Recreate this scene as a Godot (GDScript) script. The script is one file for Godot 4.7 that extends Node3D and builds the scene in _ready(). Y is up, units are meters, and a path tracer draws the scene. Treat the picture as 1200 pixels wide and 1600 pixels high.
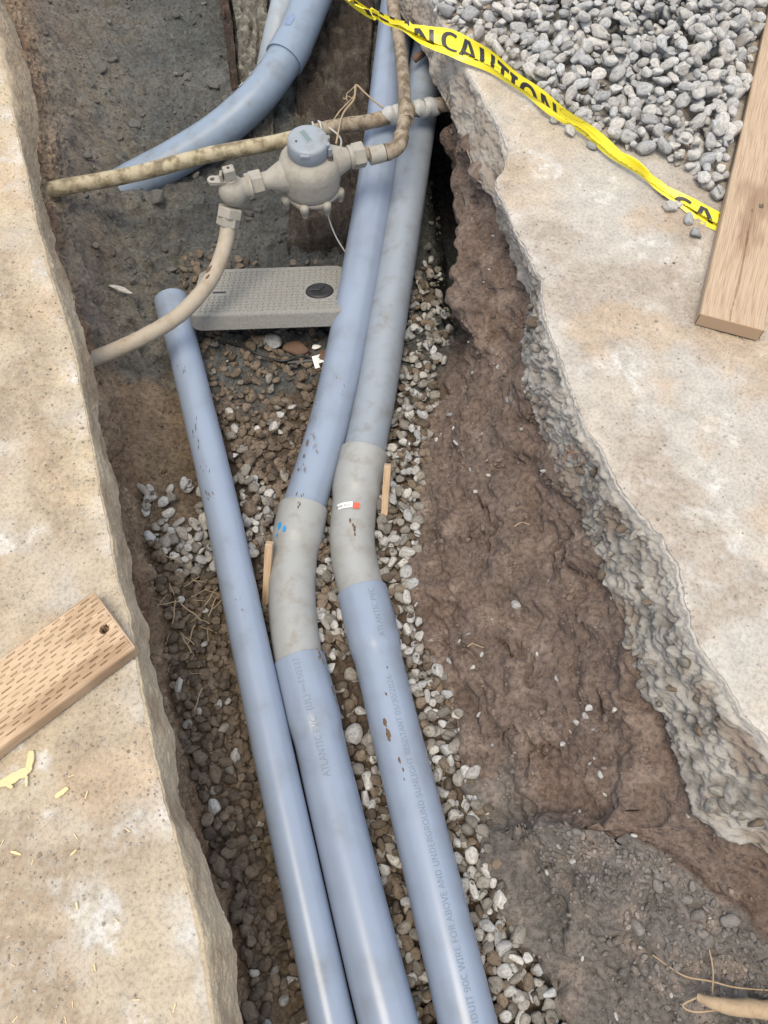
extends Node3D
# A utility trench between two broken concrete pavements: conduits on gravel, a water meter, planks, tape and a gravel heap.
# Units are metres. y = 0 is the top of the pavement; the trench floor lies about half a metre below.

var rng := RandomNumberGenerator.new()
var fine_noise := FastNoiseLite.new()
var cell_noise := FastNoiseLite.new()
var tone_noise := FastNoiseLite.new()
var ridge_noise := FastNoiseLite.new()
var M := {}
var taken := {}
var stone_meshes: Array = []
var stone_tones: Array = []
var floor_x0 := -1.5
var floor_z0 := -3.2
var floor_cell := 0.008
var floor_w := 300
var floor_h := 480
var floor_grid := PackedFloat32Array()

func _ready() -> void:
	rng.seed = 4711
	# ---- camera
	var cam := Camera3D.new()
	cam.name = "camera"
	cam.fov = 66.99
	cam.near = 0.05
	cam.far = 200.0
	cam.position = Vector3(0, 1.38, 0)
	cam.rotation_degrees = Vector3(-64.0, 0, 0)
	add_child(cam)
	cam.current = true
	# ---- sky, exposure
	var env := Environment.new()
	env.background_mode = Environment.BG_SKY
	env.tonemap_mode = Environment.TONE_MAPPER_LINEAR
	env.tonemap_exposure = 2.05
	env.sdfgi_enabled = true
	env.ssao_enabled = true
	env.ssil_enabled = true
	var sm := ProceduralSkyMaterial.new()
	sm.sky_top_color = Color(0.80, 0.83, 0.88)
	sm.sky_horizon_color = Color(0.66, 0.69, 0.73)
	sm.ground_horizon_color = Color(0.62, 0.60, 0.58)
	sm.ground_bottom_color = Color(0.45, 0.42, 0.40)
	sm.sky_curve = 0.2
	var sky := Sky.new()
	sky.sky_material = sm
	env.sky = sky
	var we := WorldEnvironment.new()
	we.name = "world_environment"
	we.environment = env
	add_child(we)
	# ---- the sun behind thin cloud
	var sun := DirectionalLight3D.new()
	sun.name = "sun"
	sun.light_energy = 0.5
	sun.light_color = Color(1.0, 0.95, 0.87)
	sun.light_angular_distance = 30.0
	sun.shadow_enabled = true
	sun.rotation_degrees = Vector3(-76, -20, 0)
	add_child(sun)

	make_noises()
	make_materials()
	make_stone_meshes()
	# ---- large structure
	build_ground()
	build_pavements()
	# ---- objects
	build_conduits()
	build_yellow_pipe()
	build_timbers()
	build_meter()
	build_valve_and_hose()
	build_riser()
	build_lid()
	build_planks()
	build_stakes()
	build_gravel_bed()
	build_heap()
	build_tape()
	# ---- small details
	build_small_things()

# ------------------------------------------------------------------ measured outlines: z, x pairs (z rising) and points
const RIGHT_BULGE := [-2.376, 0.186, -2.251, 0.202, -2.162, 0.207, -2.018, 0.197, -1.935, 0.2, -1.777, 0.205, -1.639, 0.21, -1.553, 0.201, -1.443, 0.184, -1.343, 0.171]
const LEFT_FOOT_Y := [-2.682, -0.2, -2.454, -0.2, -2.159, -0.21, -1.905, -0.23, -1.591, -0.25, -1.381, -0.27, -1.276, -0.3, -1.153, -0.36, -0.997, -0.43, -0.835, -0.445, -0.71, -0.445, -0.577, -0.445, -0.45, -0.445, -0.361, -0.445, -0.26, -0.445, -0.178, -0.445, -0.113, -0.445, -0.018, -0.445, 0.049, -0.445, 0.13, -0.445, 0.24, -0.445]
const LEFT_TOP := [-2.251, -1.151, -2.024, -1.056, -1.824, -0.979, -1.61, -0.897, -1.45, -0.846, -1.347, -0.809, -1.211, -0.75, -1.066, -0.689, -0.915, -0.635, -0.79, -0.596, -0.673, -0.556, -0.557, -0.519, -0.454, -0.476, -0.364, -0.449, -0.24, -0.412, -0.135, -0.371, -0.037, -0.333, 0.055, -0.297, 0.14, -0.273, 0.198, -0.258]
const LEFT_BOTTOM := [-2.496, -1.191, -2.275, -1.092, -2.071, -1.013, -1.934, -0.977, -1.755, -0.942, -1.612, -0.904, -1.454, -0.831, -1.307, -0.767, -1.151, -0.706, -1.023, -0.665, -0.902, -0.631, -0.821, -0.593, -0.712, -0.56, -0.616, -0.528, -0.525, -0.511, -0.457, -0.488, -0.393, -0.45, -0.318, -0.422, -0.259, -0.394, -0.173, -0.378, -0.119, -0.362, -0.092, -0.337, -0.04, -0.309, 0.01, -0.293, 0.059, -0.266, 0.129, -0.247, 0.205, -0.228]
const LEFT_FOOT := [-2.682, -1.138, -2.454, -1.074, -2.159, -0.983, -1.905, -0.915, -1.591, -0.85, -1.381, -0.777, -1.276, -0.745, -1.153, -0.71, -0.997, -0.686, -0.835, -0.639, -0.71, -0.581, -0.577, -0.554, -0.45, -0.529, -0.361, -0.491, -0.26, -0.457, -0.178, -0.438, -0.113, -0.403, -0.018, -0.365, 0.049, -0.335, 0.13, -0.295, 0.24, -0.273]
const RIGHT_TOP := [-2.534, 0.097, -2.404, 0.129, -2.251, 0.166, -2.043, 0.223, -1.931, 0.262, -1.804, 0.306, -1.707, 0.329, -1.592, 0.281, -1.471, 0.312, -1.367, 0.335, -1.288, 0.366, -1.174, 0.364, -1.075, 0.382, -0.964, 0.406, -0.875, 0.423, -0.805, 0.455, -0.738, 0.475, -0.673, 0.508, -0.611, 0.543, -0.544, 0.569, -0.473, 0.568, -0.412, 0.576, -0.373, 0.591, -0.32, 0.622, -0.274, 0.635, -0.239, 0.667, -0.186, 0.705, -0.125, 0.75, -0.066, 0.798]
const RIGHT_BOTTOM := [-2.701, 0, -2.563, 0.027, -2.486, 0.057, -2.367, 0.099, -2.275, 0.136, -2.194, 0.146, -2.127, 0.161, -2.056, 0.187, -1.947, 0.219, -1.742, 0.253, -1.67, 0.301, -1.588, 0.333, -1.497, 0.356, -1.389, 0.369, -1.283, 0.37, -1.16, 0.344, -1.101, 0.341, -1.055, 0.361, -0.983, 0.37, -0.876, 0.391, -0.818, 0.415, -0.761, 0.452, -0.698, 0.452, -0.585, 0.48, -0.507, 0.504, -0.41, 0.506, -0.362, 0.52, -0.309, 0.56, -0.242, 0.566, -0.177, 0.584, -0.13, 0.587, -0.098, 0.636, -0.079, 0.686, -0.058, 0.738, 0.011, 0.798]
const RIGHT_BOTTOM_Y := [-2.701, -0.13, -2.563, -0.13, -2.486, -0.13, -2.367, -0.13, -2.275, -0.13, -2.194, -0.13, -2.127, -0.13, -2.056, -0.13, -1.947, -0.13, -1.742, -0.12, -1.67, -0.12, -1.588, -0.12, -1.497, -0.12, -1.389, -0.12, -1.283, -0.14, -1.16, -0.16, -1.101, -0.17, -1.055, -0.17, -0.983, -0.17, -0.876, -0.18, -0.818, -0.18, -0.761, -0.18, -0.698, -0.18, -0.585, -0.18, -0.507, -0.18, -0.41, -0.18, -0.362, -0.18, -0.309, -0.18, -0.242, -0.18, -0.177, -0.18, -0.13, -0.18, -0.098, -0.18, -0.079, -0.18, -0.058, -0.18, 0.011, -0.18]
const RIGHT_FOOT := [-2.966, 0.139, -2.697, 0.162, -2.474, 0.2, -2.205, 0.215, -1.944, 0.233, -1.752, 0.225, -1.549, 0.194, -1.314, 0.148, -1.1, 0.121, -0.902, 0.094, -0.773, 0.075, -0.641, 0.068, -0.576, 0.092, -0.485, 0.129, -0.389, 0.158, -0.297, 0.174, -0.194, 0.202, -0.114, 0.23, 0.013, 0.241, 0.073, 0.27, 0.12, 0.313, 0.188, 0.337, 0.243, 0.363, 0.307, 0.386]
const LEDGE := [-0.116, 0.336, -0.08, 0.521, -0.06, 0.575, -0.013, 0.622, 0.028, 0.67, 0.081, 0.714, 0.147, 0.769, 0.216, 0.833]
const SMALL_CONDUIT := [Vector3(-0.6281, -0.402, -1.5637), Vector3(-0.5144, -0.4, -1.2008), Vector3(-0.4136, -0.4, -0.8682), Vector3(-0.2935, -0.4, -0.4393), Vector3(-0.1, -0.395, 0.2335), Vector3(-0.0467, -0.395, 0.42)]
const MIDDLE_FAR := [Vector3(0.0672, -0.2, -2.9392), Vector3(0.0477, -0.215, -2.707), Vector3(0.0228, -0.235, -2.4007), Vector3(-0.0137, -0.275, -2.005), Vector3(-0.0595, -0.34, -1.6789), Vector3(-0.0746, -0.36, -1.5747), Vector3(-0.1261, -0.42, -1.2789), Vector3(-0.1675, -0.44, -1.0819), Vector3(-0.2126, -0.45, -0.9019)]
const MIDDLE_BEND := [Vector3(-0.2126, -0.45, -0.9019), Vector3(-0.2262, -0.45, -0.8007), Vector3(-0.2312, -0.448, -0.7117), Vector3(-0.2265, -0.445, -0.6258), Vector3(-0.2173, -0.442, -0.5594), Vector3(-0.2036, -0.44, -0.4908)]
const MIDDLE_NEAR := [Vector3(-0.2036, -0.44, -0.4908), Vector3(-0.1503, -0.43, -0.3144), Vector3(-0.1147, -0.42, -0.1892), Vector3(-0.0296, -0.4, 0.1044), Vector3(0.0093, -0.395, 0.2335), Vector3(0.0694, -0.39, 0.4372)]
const RIGHT_FAR := [Vector3(0.2042, -0.22, -2.9764), Vector3(0.1821, -0.235, -2.7409), Vector3(0.1401, -0.25, -2.423), Vector3(0.0869, -0.29, -2.0231), Vector3(0.0399, -0.35, -1.6886), Vector3(0.0092, -0.385, -1.4776), Vector3(-0.018, -0.42, -1.2789), Vector3(-0.0539, -0.44, -1.0657)]
const RIGHT_BEND := [Vector3(-0.0539, -0.44, -1.0657), Vector3(-0.0718, -0.447, -0.9671), Vector3(-0.0824, -0.45, -0.837), Vector3(-0.077, -0.45, -0.765), Vector3(-0.0664, -0.45, -0.7124), Vector3(-0.0545, -0.448, -0.6688)]
const RIGHT_NEAR := [Vector3(-0.0545, -0.448, -0.6688), Vector3(-0.0378, -0.445, -0.601), Vector3(0.0292, -0.43, -0.3144), Vector3(0.0605, -0.42, -0.1892), Vector3(0.1311, -0.4, 0.1044), Vector3(0.1618, -0.395, 0.2335), Vector3(0.2118, -0.39, 0.4372)]
const FAR_CONDUIT := [Vector3(-0.1922, -0.17, -2.8459), Vector3(-0.2426, -0.2, -2.6815), Vector3(-0.311, -0.24, -2.4733), Vector3(-0.4054, -0.285, -2.3203), Vector3(-0.5286, -0.33, -2.2109), Vector3(-0.6583, -0.355, -2.1166), Vector3(-0.7869, -0.375, -2.0384), Vector3(-0.8883, -0.395, -1.9927), Vector3(-0.9945, -0.44, -1.9826)]
const GREY_CONDUIT := [Vector3(-0.3275, -0.2, -2.8633), Vector3(-0.338, -0.225, -2.724), Vector3(-0.3548, -0.25, -2.6242), Vector3(-0.3814, -0.31, -2.546), Vector3(-0.413, -0.4, -2.5075)]
const YELLOW_PIPE := [Vector3(-1.0301, -0.17, -1.7203), Vector3(-0.9634, -0.17, -1.7425), Vector3(0.2019, -0.17, -2.1252), Vector3(0.2704, -0.17, -2.1484)]
const METER := [Vector3(-0.2037, -0.1, -1.768)]
const VALVE := [Vector3(-0.4031, -0.1, -1.6757)]
const ELBOW := [Vector3(0.0406, -0.1, -1.8359)]
const RISER := [Vector3(0.0406, -0.1, -1.8359), Vector3(0.0558, -0.095, -1.9414), Vector3(0.0587, -0.09, -2.043), Vector3(0.0492, -0.08, -2.229), Vector3(0.0274, -0.07, -2.4287), Vector3(0.0161, -0.05, -2.6256)]
const HOSE := [Vector3(-0.4192, -0.15, -1.6405), Vector3(-0.4307, -0.19, -1.5903), Vector3(-0.4542, -0.215, -1.5109), Vector3(-0.4945, -0.23, -1.4348), Vector3(-0.5522, -0.24, -1.3649), Vector3(-0.6305, -0.245, -1.3051), Vector3(-0.7093, -0.25, -1.2611), Vector3(-0.763, -0.25, -1.2324), Vector3(-0.8313, -0.25, -1.1979)]
const LID := [Vector3(-0.5072, -0.33, -1.4544), Vector3(-0.1333, -0.33, -1.4635), Vector3(-0.5644, -0.415, -1.6875), Vector3(-0.1291, -0.415, -1.7132)]
const STAKES := [Vector3(-0.2958, -0.46, -0.6852), Vector3(0.0017, -0.455, -0.9006)]
const STAKE_TOPS := [Vector3(-0.2828, -0.37, -0.7692), Vector3(0.0099, -0.365, -0.9874)]
const PLANK_HOLE := [Vector3(-0.5011, 0.042, -0.4191)]
const TAPE_UPPER := [Vector3(-0.1346, 0.16, -2.1397), Vector3(-0.0871, 0.15, -2.0958), Vector3(-0.0169, 0.12, -2.0828), Vector3(0.0521, 0.075, -2.1121), Vector3(0.1144, 0.055, -2.136), Vector3(0.184, 0.055, -2.1163), Vector3(0.2667, 0.06, -2.0396), Vector3(0.3385, 0.055, -1.9512), Vector3(0.415, 0.055, -1.8615), Vector3(0.4897, 0.05, -1.7746), Vector3(0.5622, 0.045, -1.6931), Vector3(0.632, 0.035, -1.6), Vector3(0.6767, 0.026, -1.5638), Vector3(0.7201, 0.022, -1.5332), Vector3(0.7636, 0.02, -1.5094), Vector3(0.8164, 0.012, -1.4838), Vector3(0.866, 0.008, -1.452)]
const TAPE_LOWER := [Vector3(-0.1229, 0.13, -2.1439), Vector3(-0.0748, 0.12, -2.1049), Vector3(-0.0051, 0.095, -2.0798), Vector3(0.0523, 0.06, -2.1028), Vector3(0.1145, 0.03, -2.0887), Vector3(0.1844, 0.018, -2.0518), Vector3(0.27, 0.014, -2.0036), Vector3(0.3434, 0.014, -1.9347), Vector3(0.4205, 0.014, -1.8376), Vector3(0.496, 0.014, -1.7589), Vector3(0.5669, 0.014, -1.6664), Vector3(0.6373, 0.014, -1.5933), Vector3(0.6771, 0.014, -1.5423), Vector3(0.7182, 0.012, -1.501), Vector3(0.7585, 0.01, -1.4605), Vector3(0.796, 0.008, -1.4248), Vector3(0.8369, 0.008, -1.3836)]
const PLANK_LEFT := [Vector3(-0.5422, 0.042, -0.4797), Vector3(-0.4336, 0.042, -0.3955), Vector3(-0.6761, 0.042, -0.3642), Vector3(-0.6372, 0.042, -0.1858)]
const PLANK_RIGHT := [Vector3(0.6944, 0.042, -1.1416), Vector3(0.8302, 0.042, -1.092), Vector3(1.006, 0.042, -2.0157)]
const TIMBER := [Vector3(-0.3043, -0.44, -1.7898), Vector3(-0.0801, -0.44, -1.7898), Vector3(-0.2968, -0.3, -2.8513), Vector3(-0.0342, -0.3, -2.8513)]
const HEAP_EDGE := [Vector3(0.105, 0, -2.4362), Vector3(0.1491, 0, -2.3115), Vector3(0.1912, 0, -2.1925), Vector3(0.2856, 0, -2.0929), Vector3(0.3829, 0, -1.9704), Vector3(0.4585, 0, -1.8539), Vector3(0.5319, -0, -1.755), Vector3(0.6398, 0, -1.6953), Vector3(0.7299, 0, -1.644), Vector3(0.7855, 0, -1.5916), Vector3(0.8231, 0, -1.536), Vector3(0.8776, 0, -1.4925), Vector3(0.9775, 0, -1.4499)]
const STRAY := [Vector3(0.4514, 0, -1.8163), Vector3(0.4817, 0, -1.7671), Vector3(0.5354, 0, -1.7142), Vector3(0.6935, 0, -1.547), Vector3(0.6981, 0, -1.4969), Vector3(0.7206, 0, -1.5098), Vector3(0.7366, 0, -1.4563), Vector3(0.7456, 0, -1.4102), Vector3(0.8207, 0, -1.5404)]
const CHIPS := [Vector3(-0.6264, 0.01, -0.1695), Vector3(-0.6046, 0.01, -0.1955), Vector3(-0.6371, 0.01, -0.1593), Vector3(-0.5411, 0.01, -0.1461), Vector3(-0.6037, 0.01, -0.1644), Vector3(-0.5988, 0.005, -0.053), Vector3(-0.5053, 0.005, -0.054), Vector3(-0.4866, 0.005, 0.0231)]
const CABLE := [Vector3(-0.5295, -0.43, -1.4678), Vector3(-0.4762, -0.42, -1.4597), Vector3(-0.4214, -0.44, -1.4336), Vector3(-0.3633, -0.445, -1.3958), Vector3(-0.2971, -0.44, -1.3897), Vector3(-0.2408, -0.43, -1.3981), Vector3(-0.2069, -0.425, -1.3942)]
const ROOT := [Vector3(0.5629, -0.25, 0.1738), Vector3(0.5808, -0.24, 0.1805), Vector3(0.6118, -0.235, 0.1867), Vector3(0.6563, -0.235, 0.1905), Vector3(0.7213, -0.23, 0.1928)]
const ROOTLET := [Vector3(0.5076, -0.3, 0.1112), Vector3(0.5316, -0.29, 0.1292), Vector3(0.5577, -0.28, 0.1448), Vector3(0.5977, -0.27, 0.151), Vector3(0.6406, -0.265, 0.1605), Vector3(0.7072, -0.26, 0.165)]
const WHITE_STONE := [Vector3(-0.752, -0.415, -1.5435)]
const BROWN_ROCK := [Vector3(0.1101, -0.17, -2.3413)]
const LID_ROCKS := [Vector3(-0.3326, -0.45, -1.4603), Vector3(-0.2593, -0.445, -1.4399), Vector3(-0.2032, -0.44, -1.457), Vector3(-0.3632, -0.45, -1.465), Vector3(-0.1734, -0.44, -1.4104)]
const STICKER := [Vector3(-0.1021, -0.39, -0.8398)]
const BLUE_MARK := [Vector3(-0.2559, -0.39, -0.7814)]
const ROOT_BITS := [Vector3(0.3239, -0.27, -0.7712), Vector3(0.2096, -0.36, -0.5037), Vector3(0.4051, -0.2, -1.1418)]
const TUFT := [Vector3(0.4259, -0.07, -0.8781)]
const METER_WIRE := [Vector3(-0.165, -0.19, -1.7276), Vector3(-0.1552, -0.24, -1.7145), Vector3(-0.1395, -0.29, -1.7041), Vector3(-0.1135, -0.34, -1.6914)]
const TWIG := [Vector3(-0.1366, -0.14, -1.9065), Vector3(-0.1212, -0.14, -2.0281), Vector3(-0.0886, -0.135, -2.0913), Vector3(-0.0837, -0.13, -2.1473), Vector3(-0.0567, -0.13, -2.1128), Vector3(-0.0283, -0.14, -2.0897), Vector3(-0.0038, -0.145, -2.0683)]
const TWIG_B := [Vector3(-0.1678, -0.16, -1.9856), Vector3(-0.1318, -0.15, -2.0554), Vector3(-0.0891, -0.14, -2.1125), Vector3(-0.0836, -0.13, -2.1416)]
const CLODS := [Vector3(-0.9491, -0.35, -2.4702), Vector3(-0.6739, -0.32, -2.5102), Vector3(-0.8184, -0.38, -2.2537), Vector3(-0.5819, -0.31, -2.4788), Vector3(-0.9184, -0.33, -2.525), Vector3(-0.5433, -0.3, -2.4313), Vector3(-0.7194, -0.43, -1.9576)]

# ------------------------------------------------------------------ helpers
func make_noises() -> void:
	fine_noise.seed = 3
	fine_noise.noise_type = FastNoiseLite.TYPE_SIMPLEX_SMOOTH
	fine_noise.frequency = 1.0
	fine_noise.fractal_type = FastNoiseLite.FRACTAL_NONE
	tone_noise.seed = 17
	tone_noise.noise_type = FastNoiseLite.TYPE_SIMPLEX_SMOOTH
	tone_noise.frequency = 1.0
	tone_noise.fractal_type = FastNoiseLite.FRACTAL_FBM
	tone_noise.fractal_octaves = 4
	ridge_noise.seed = 29
	ridge_noise.noise_type = FastNoiseLite.TYPE_SIMPLEX_SMOOTH
	ridge_noise.frequency = 1.0
	ridge_noise.fractal_type = FastNoiseLite.FRACTAL_RIDGED
	ridge_noise.fractal_octaves = 3
	cell_noise.seed = 8
	cell_noise.noise_type = FastNoiseLite.TYPE_CELLULAR
	cell_noise.frequency = 1.0
	cell_noise.fractal_type = FastNoiseLite.FRACTAL_NONE
	cell_noise.cellular_return_type = FastNoiseLite.RETURN_DISTANCE

func fbm(p: Vector3, f: float) -> float:
	return tone_noise.get_noise_3d(p.x * f, p.y * f, p.z * f)

func sn(p: Vector3, f: float) -> float:
	return fine_noise.get_noise_3d(p.x * f, p.y * f, p.z * f)

func cn(p: Vector3, f: float) -> float:
	return cell_noise.get_noise_3d(p.x * f, p.y * f, p.z * f)

func rn(p: Vector3, f: float) -> float:
	return ridge_noise.get_noise_3d(p.x * f, p.y * f, p.z * f)

func at_z(c: Array, z: float) -> float:
	var n: int = c.size() / 2
	if z <= c[0]:
		return c[1] - (z - c[0]) * -0.35
	if z >= c[2 * n - 2]:
		return c[2 * n - 1] + (z - c[2 * n - 2]) * 0.35
	for i in n - 1:
		if z <= c[2 * i + 2]:
			var t: float = (z - c[2 * i]) / (c[2 * i + 2] - c[2 * i])
			return lerpf(c[2 * i + 1], c[2 * i + 3], t)
	return c[2 * n - 1]

func value_z(c: Array, z: float) -> float:
	return at_z(c, clampf(z, c[0] + 0.0001, c[c.size() - 2] - 0.0001))

func numbered(called: String) -> String:
	if not taken.has(called):
		taken[called] = 0
		return called
	taken[called] += 1
	return "%s_%03d" % [called, taken[called]]

func tag(o: Node, label: String, category: String, group := "", kind := "") -> void:
	o.set_meta("label", label)
	o.set_meta("category", category)
	if group != "":
		o.set_meta("group", group)
	if kind != "":
		o.set_meta("kind", kind)

func thing(called: String, label: String, category: String, at := Vector3.ZERO, group := "", kind := "") -> Node3D:
	var o := Node3D.new()
	o.name = numbered(called)
	add_child(o)
	o.position = at
	tag(o, label, category, group, kind)
	return o

func part(called: String, mesh: Mesh, mat: Material, parent: Node, xf := Transform3D.IDENTITY) -> MeshInstance3D:
	var o := MeshInstance3D.new()
	o.name = numbered(called) if parent == self else called
	o.mesh = mesh
	o.material_override = mat
	parent.add_child(o, true)
	o.transform = xf
	return o

func mesh_of(v: PackedVector3Array, n: PackedVector3Array, idx: PackedInt32Array, col := PackedColorArray(), uv := PackedVector2Array()) -> ArrayMesh:
	var a := []
	a.resize(Mesh.ARRAY_MAX)
	a[Mesh.ARRAY_VERTEX] = v
	a[Mesh.ARRAY_NORMAL] = n
	a[Mesh.ARRAY_INDEX] = idx
	if col.size() > 0:
		a[Mesh.ARRAY_COLOR] = col
	if uv.size() > 0:
		a[Mesh.ARRAY_TEX_UV] = uv
	var m := ArrayMesh.new()
	m.add_surface_from_arrays(Mesh.PRIMITIVE_TRIANGLES, a)
	return m

func oriented(v: PackedVector3Array, n: PackedVector3Array, idx: PackedInt32Array) -> PackedInt32Array:
	# turn each triangle so that its front agrees with its corners' normals
	for i in range(0, idx.size(), 3):
		var a := idx[i]
		var b := idx[i + 1]
		var c := idx[i + 2]
		if (v[c] - v[a]).cross(v[b] - v[a]).dot(n[a] + n[b] + n[c]) < 0.0:
			idx[i + 1] = c
			idx[i + 2] = b
	return idx

# normals of a grid of rows x cols points; the sign says which side is out
func grid_normals(v: PackedVector3Array, rows: int, cols: int, flip: float) -> PackedVector3Array:
	var n := PackedVector3Array()
	n.resize(v.size())
	for r in rows:
		var r0 := maxi(r - 1, 0) * cols
		var r1 := mini(r + 1, rows - 1) * cols
		for c in cols:
			var a := v[r * cols + mini(c + 1, cols - 1)] - v[r * cols + maxi(c - 1, 0)]
			var b := v[r1 + c] - v[r0 + c]
			n[r * cols + c] = (a.cross(b) * flip).normalized()
	return n

func grid_index(rows: int, cols: int, flip: bool) -> PackedInt32Array:
	var idx := PackedInt32Array()
	idx.resize((rows - 1) * (cols - 1) * 6)
	var k := 0
	for r in rows - 1:
		for c in cols - 1:
			var a := r * cols + c
			var b := a + 1
			var d := a + cols
			var e := d + 1
			if flip:
				idx[k] = a; idx[k + 1] = d; idx[k + 2] = b; idx[k + 3] = b; idx[k + 4] = d; idx[k + 5] = e
			else:
				idx[k] = a; idx[k + 1] = b; idx[k + 2] = d; idx[k + 3] = b; idx[k + 4] = e; idx[k + 5] = d
			k += 6
	return idx

func smooth_path(c: Array, step := 0.02) -> PackedVector3Array:
	var out := PackedVector3Array()
	for i in c.size() - 1:
		var p1: Vector3 = c[i]
		var p2: Vector3 = c[i + 1]
		var p0: Vector3 = c[i - 1] if i > 0 else p1 * 2.0 - p2
		var p3: Vector3 = c[i + 2] if i + 2 < c.size() else p2 * 2.0 - p1
		var n := maxi(2, int(ceil(p1.distance_to(p2) / step)))
		for k in n:
			var t := float(k) / n
			out.append(p1.cubic_interpolate(p2, p0, p3, t))
	out.append(c[c.size() - 1])
	return out

# a swept tube; radius(t) with t the length along it in metres
func tube(path: PackedVector3Array, radius: Callable, seg := 24, cap_a := true, cap_b := true, bumpy := 0.0) -> ArrayMesh:
	var v := PackedVector3Array()
	var nn := PackedVector3Array()
	var uv := PackedVector2Array()
	var idx := PackedInt32Array()
	var rows := path.size()
	var s := 0.0
	var side := Vector3.ZERO
	for i in rows:
		var d := (path[mini(i + 1, rows - 1)] - path[maxi(i - 1, 0)]).normalized()
		if i == 0:
			side = d.cross(Vector3.UP)
			if side.length() < 0.1:
				side = d.cross(Vector3.RIGHT)
			side = side.normalized()
		else:
			s += path[i].distance_to(path[i - 1])
			side = (side - d * side.dot(d)).normalized()
		var up := side.cross(d)
		var r: float = radius.call(s)
		var r2: float = radius.call(s + 0.002)
		var slope := (r2 - r) / 0.002
		for k in seg + 1:
			var a := TAU * k / seg
			var o := side * cos(a) + up * sin(a)
			var rr := r
			if bumpy > 0.0:
				rr += bumpy * fbm(path[i] + o * r, 30.0)
			v.append(path[i] + o * rr)
			nn.append((o - d * clampf(slope, -3, 3)).normalized())
			uv.append(Vector2(float(k) / seg, s))
	for i in rows - 1:
		for k in seg:
			var a := i * (seg + 1) + k
			idx.append_array(PackedInt32Array([a, a + 1, a + seg + 1, a + 1, a + seg + 2, a + seg + 1]))
	for e in 2:
		if (e == 0 and not cap_a) or (e == 1 and not cap_b):
			continue
		var i := 0 if e == 0 else rows - 1
		var d := (path[1] - path[0]).normalized() * -1.0 if e == 0 else (path[rows - 1] - path[rows - 2]).normalized()
		var base := v.size()
		for k in seg + 1:
			v.append(v[i * (seg + 1) + k]); nn.append(d); uv.append(Vector2(float(k) / seg, s))
		v.append(path[i]); nn.append(d); uv.append(Vector2(0.5, s))
		for k in seg:
			if e == 0:
				idx.append_array(PackedInt32Array([base + k, base + seg + 1, base + k + 1]))
			else:
				idx.append_array(PackedInt32Array([base + k, base + k + 1, base + seg + 1]))
	return mesh_of(v, nn, idx, PackedColorArray(), uv)

# a turned shape about its own y axis from (radius, height) pairs, listed upward
func lathe(prof: Array, seg := 32, hexed := false) -> ArrayMesh:
	var st := SurfaceTool.new()
	st.begin(Mesh.PRIMITIVE_TRIANGLES)
	var n := prof.size()
	for i in n - 1:
		var a: Vector2 = prof[i]
		var b: Vector2 = prof[i + 1]
		st.set_smooth_group(-1 if hexed else i if absf(a.y - b.y) < 0.0005 or a.distance_to(b) < 0.0001 else 1000)
		for k in seg:
			var t0 := TAU * k / seg
			var t1 := TAU * (k + 1) / seg
			var p0 := Vector3(a.x * cos(t0), a.y, a.x * sin(t0))
			var p1 := Vector3(a.x * cos(t1), a.y, a.x * sin(t1))
			var q0 := Vector3(b.x * cos(t0), b.y, b.x * sin(t0))
			var q1 := Vector3(b.x * cos(t1), b.y, b.x * sin(t1))
			if a.x > 0.00001:
				for p in [p0, p1, q0]: st.add_vertex(p)
			if b.x > 0.00001:
				for p in [p1, q1, q0]: st.add_vertex(p)
	st.generate_normals()
	return st.commit()

# a box with chamfered edges, flat shaded, with uv in metres (u along the longest axis)
func bevel_box(size: Vector3, b: float) -> ArrayMesh:
	var st := SurfaceTool.new()
	st.begin(Mesh.PRIMITIVE_TRIANGLES)
	var h := size * 0.5
	var long_axis := size.max_axis_index()
	var add := func(pts: Array, out: Vector3):
		var nrm: Vector3 = (pts[1] - pts[0]).cross(pts[2] - pts[0])
		if nrm.dot(out) > 0.0:
			pts.reverse()
		for i in pts.size() - 2:
			for p in [pts[0], pts[i + 1], pts[i + 2]]:
				var q: Vector3 = p
				st.set_smooth_group(-1)
				var other: Array = []
				for ax in 3:
					if ax != long_axis: other.append(q[ax])
				st.set_uv(Vector2(q[long_axis], other[0] + other[1]))
				st.add_vertex(q)
	for ax in 3:
		var u := (ax + 1) % 3
		var w := (ax + 2) % 3
		for s in [-1.0, 1.0]:
			var quad: Array = []
			for c in [[-1, -1], [1, -1], [1, 1], [-1, 1]]:
				var p := Vector3.ZERO
				p[ax] = h[ax] * s; p[u] = (h[u] - b) * c[0]; p[w] = (h[w] - b) * c[1]
				quad.append(p)
			var o := Vector3.ZERO
			o[ax] = s
			add.call(quad, o)
			for s2 in [-1.0, 1.0]:
				var e: Array = []
				for c in [-1.0, 1.0]:
					var p := Vector3.ZERO
					p[ax] = h[ax] * s; p[u] = (h[u] - b) * s2; p[w] = (h[w] - b) * c
					e.append(p)
				for c in [1.0, -1.0]:
					var p := Vector3.ZERO
					p[ax] = (h[ax] - b) * s; p[u] = h[u] * s2; p[w] = (h[w] - b) * c
					e.append(p)
				var o2 := Vector3.ZERO
				o2[ax] = s; o2[u] = s2
				add.call(e, o2)
	for sx in [-1.0, 1.0]:
		for sy in [-1.0, 1.0]:
			for sz in [-1.0, 1.0]:
				add.call([Vector3(h.x * sx, (h.y - b) * sy, (h.z - b) * sz), Vector3((h.x - b) * sx, h.y * sy, (h.z - b) * sz), Vector3((h.x - b) * sx, (h.y - b) * sy, h.z * sz)], Vector3(sx, sy, sz))
	st.generate_normals()
	return st.commit()

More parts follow.
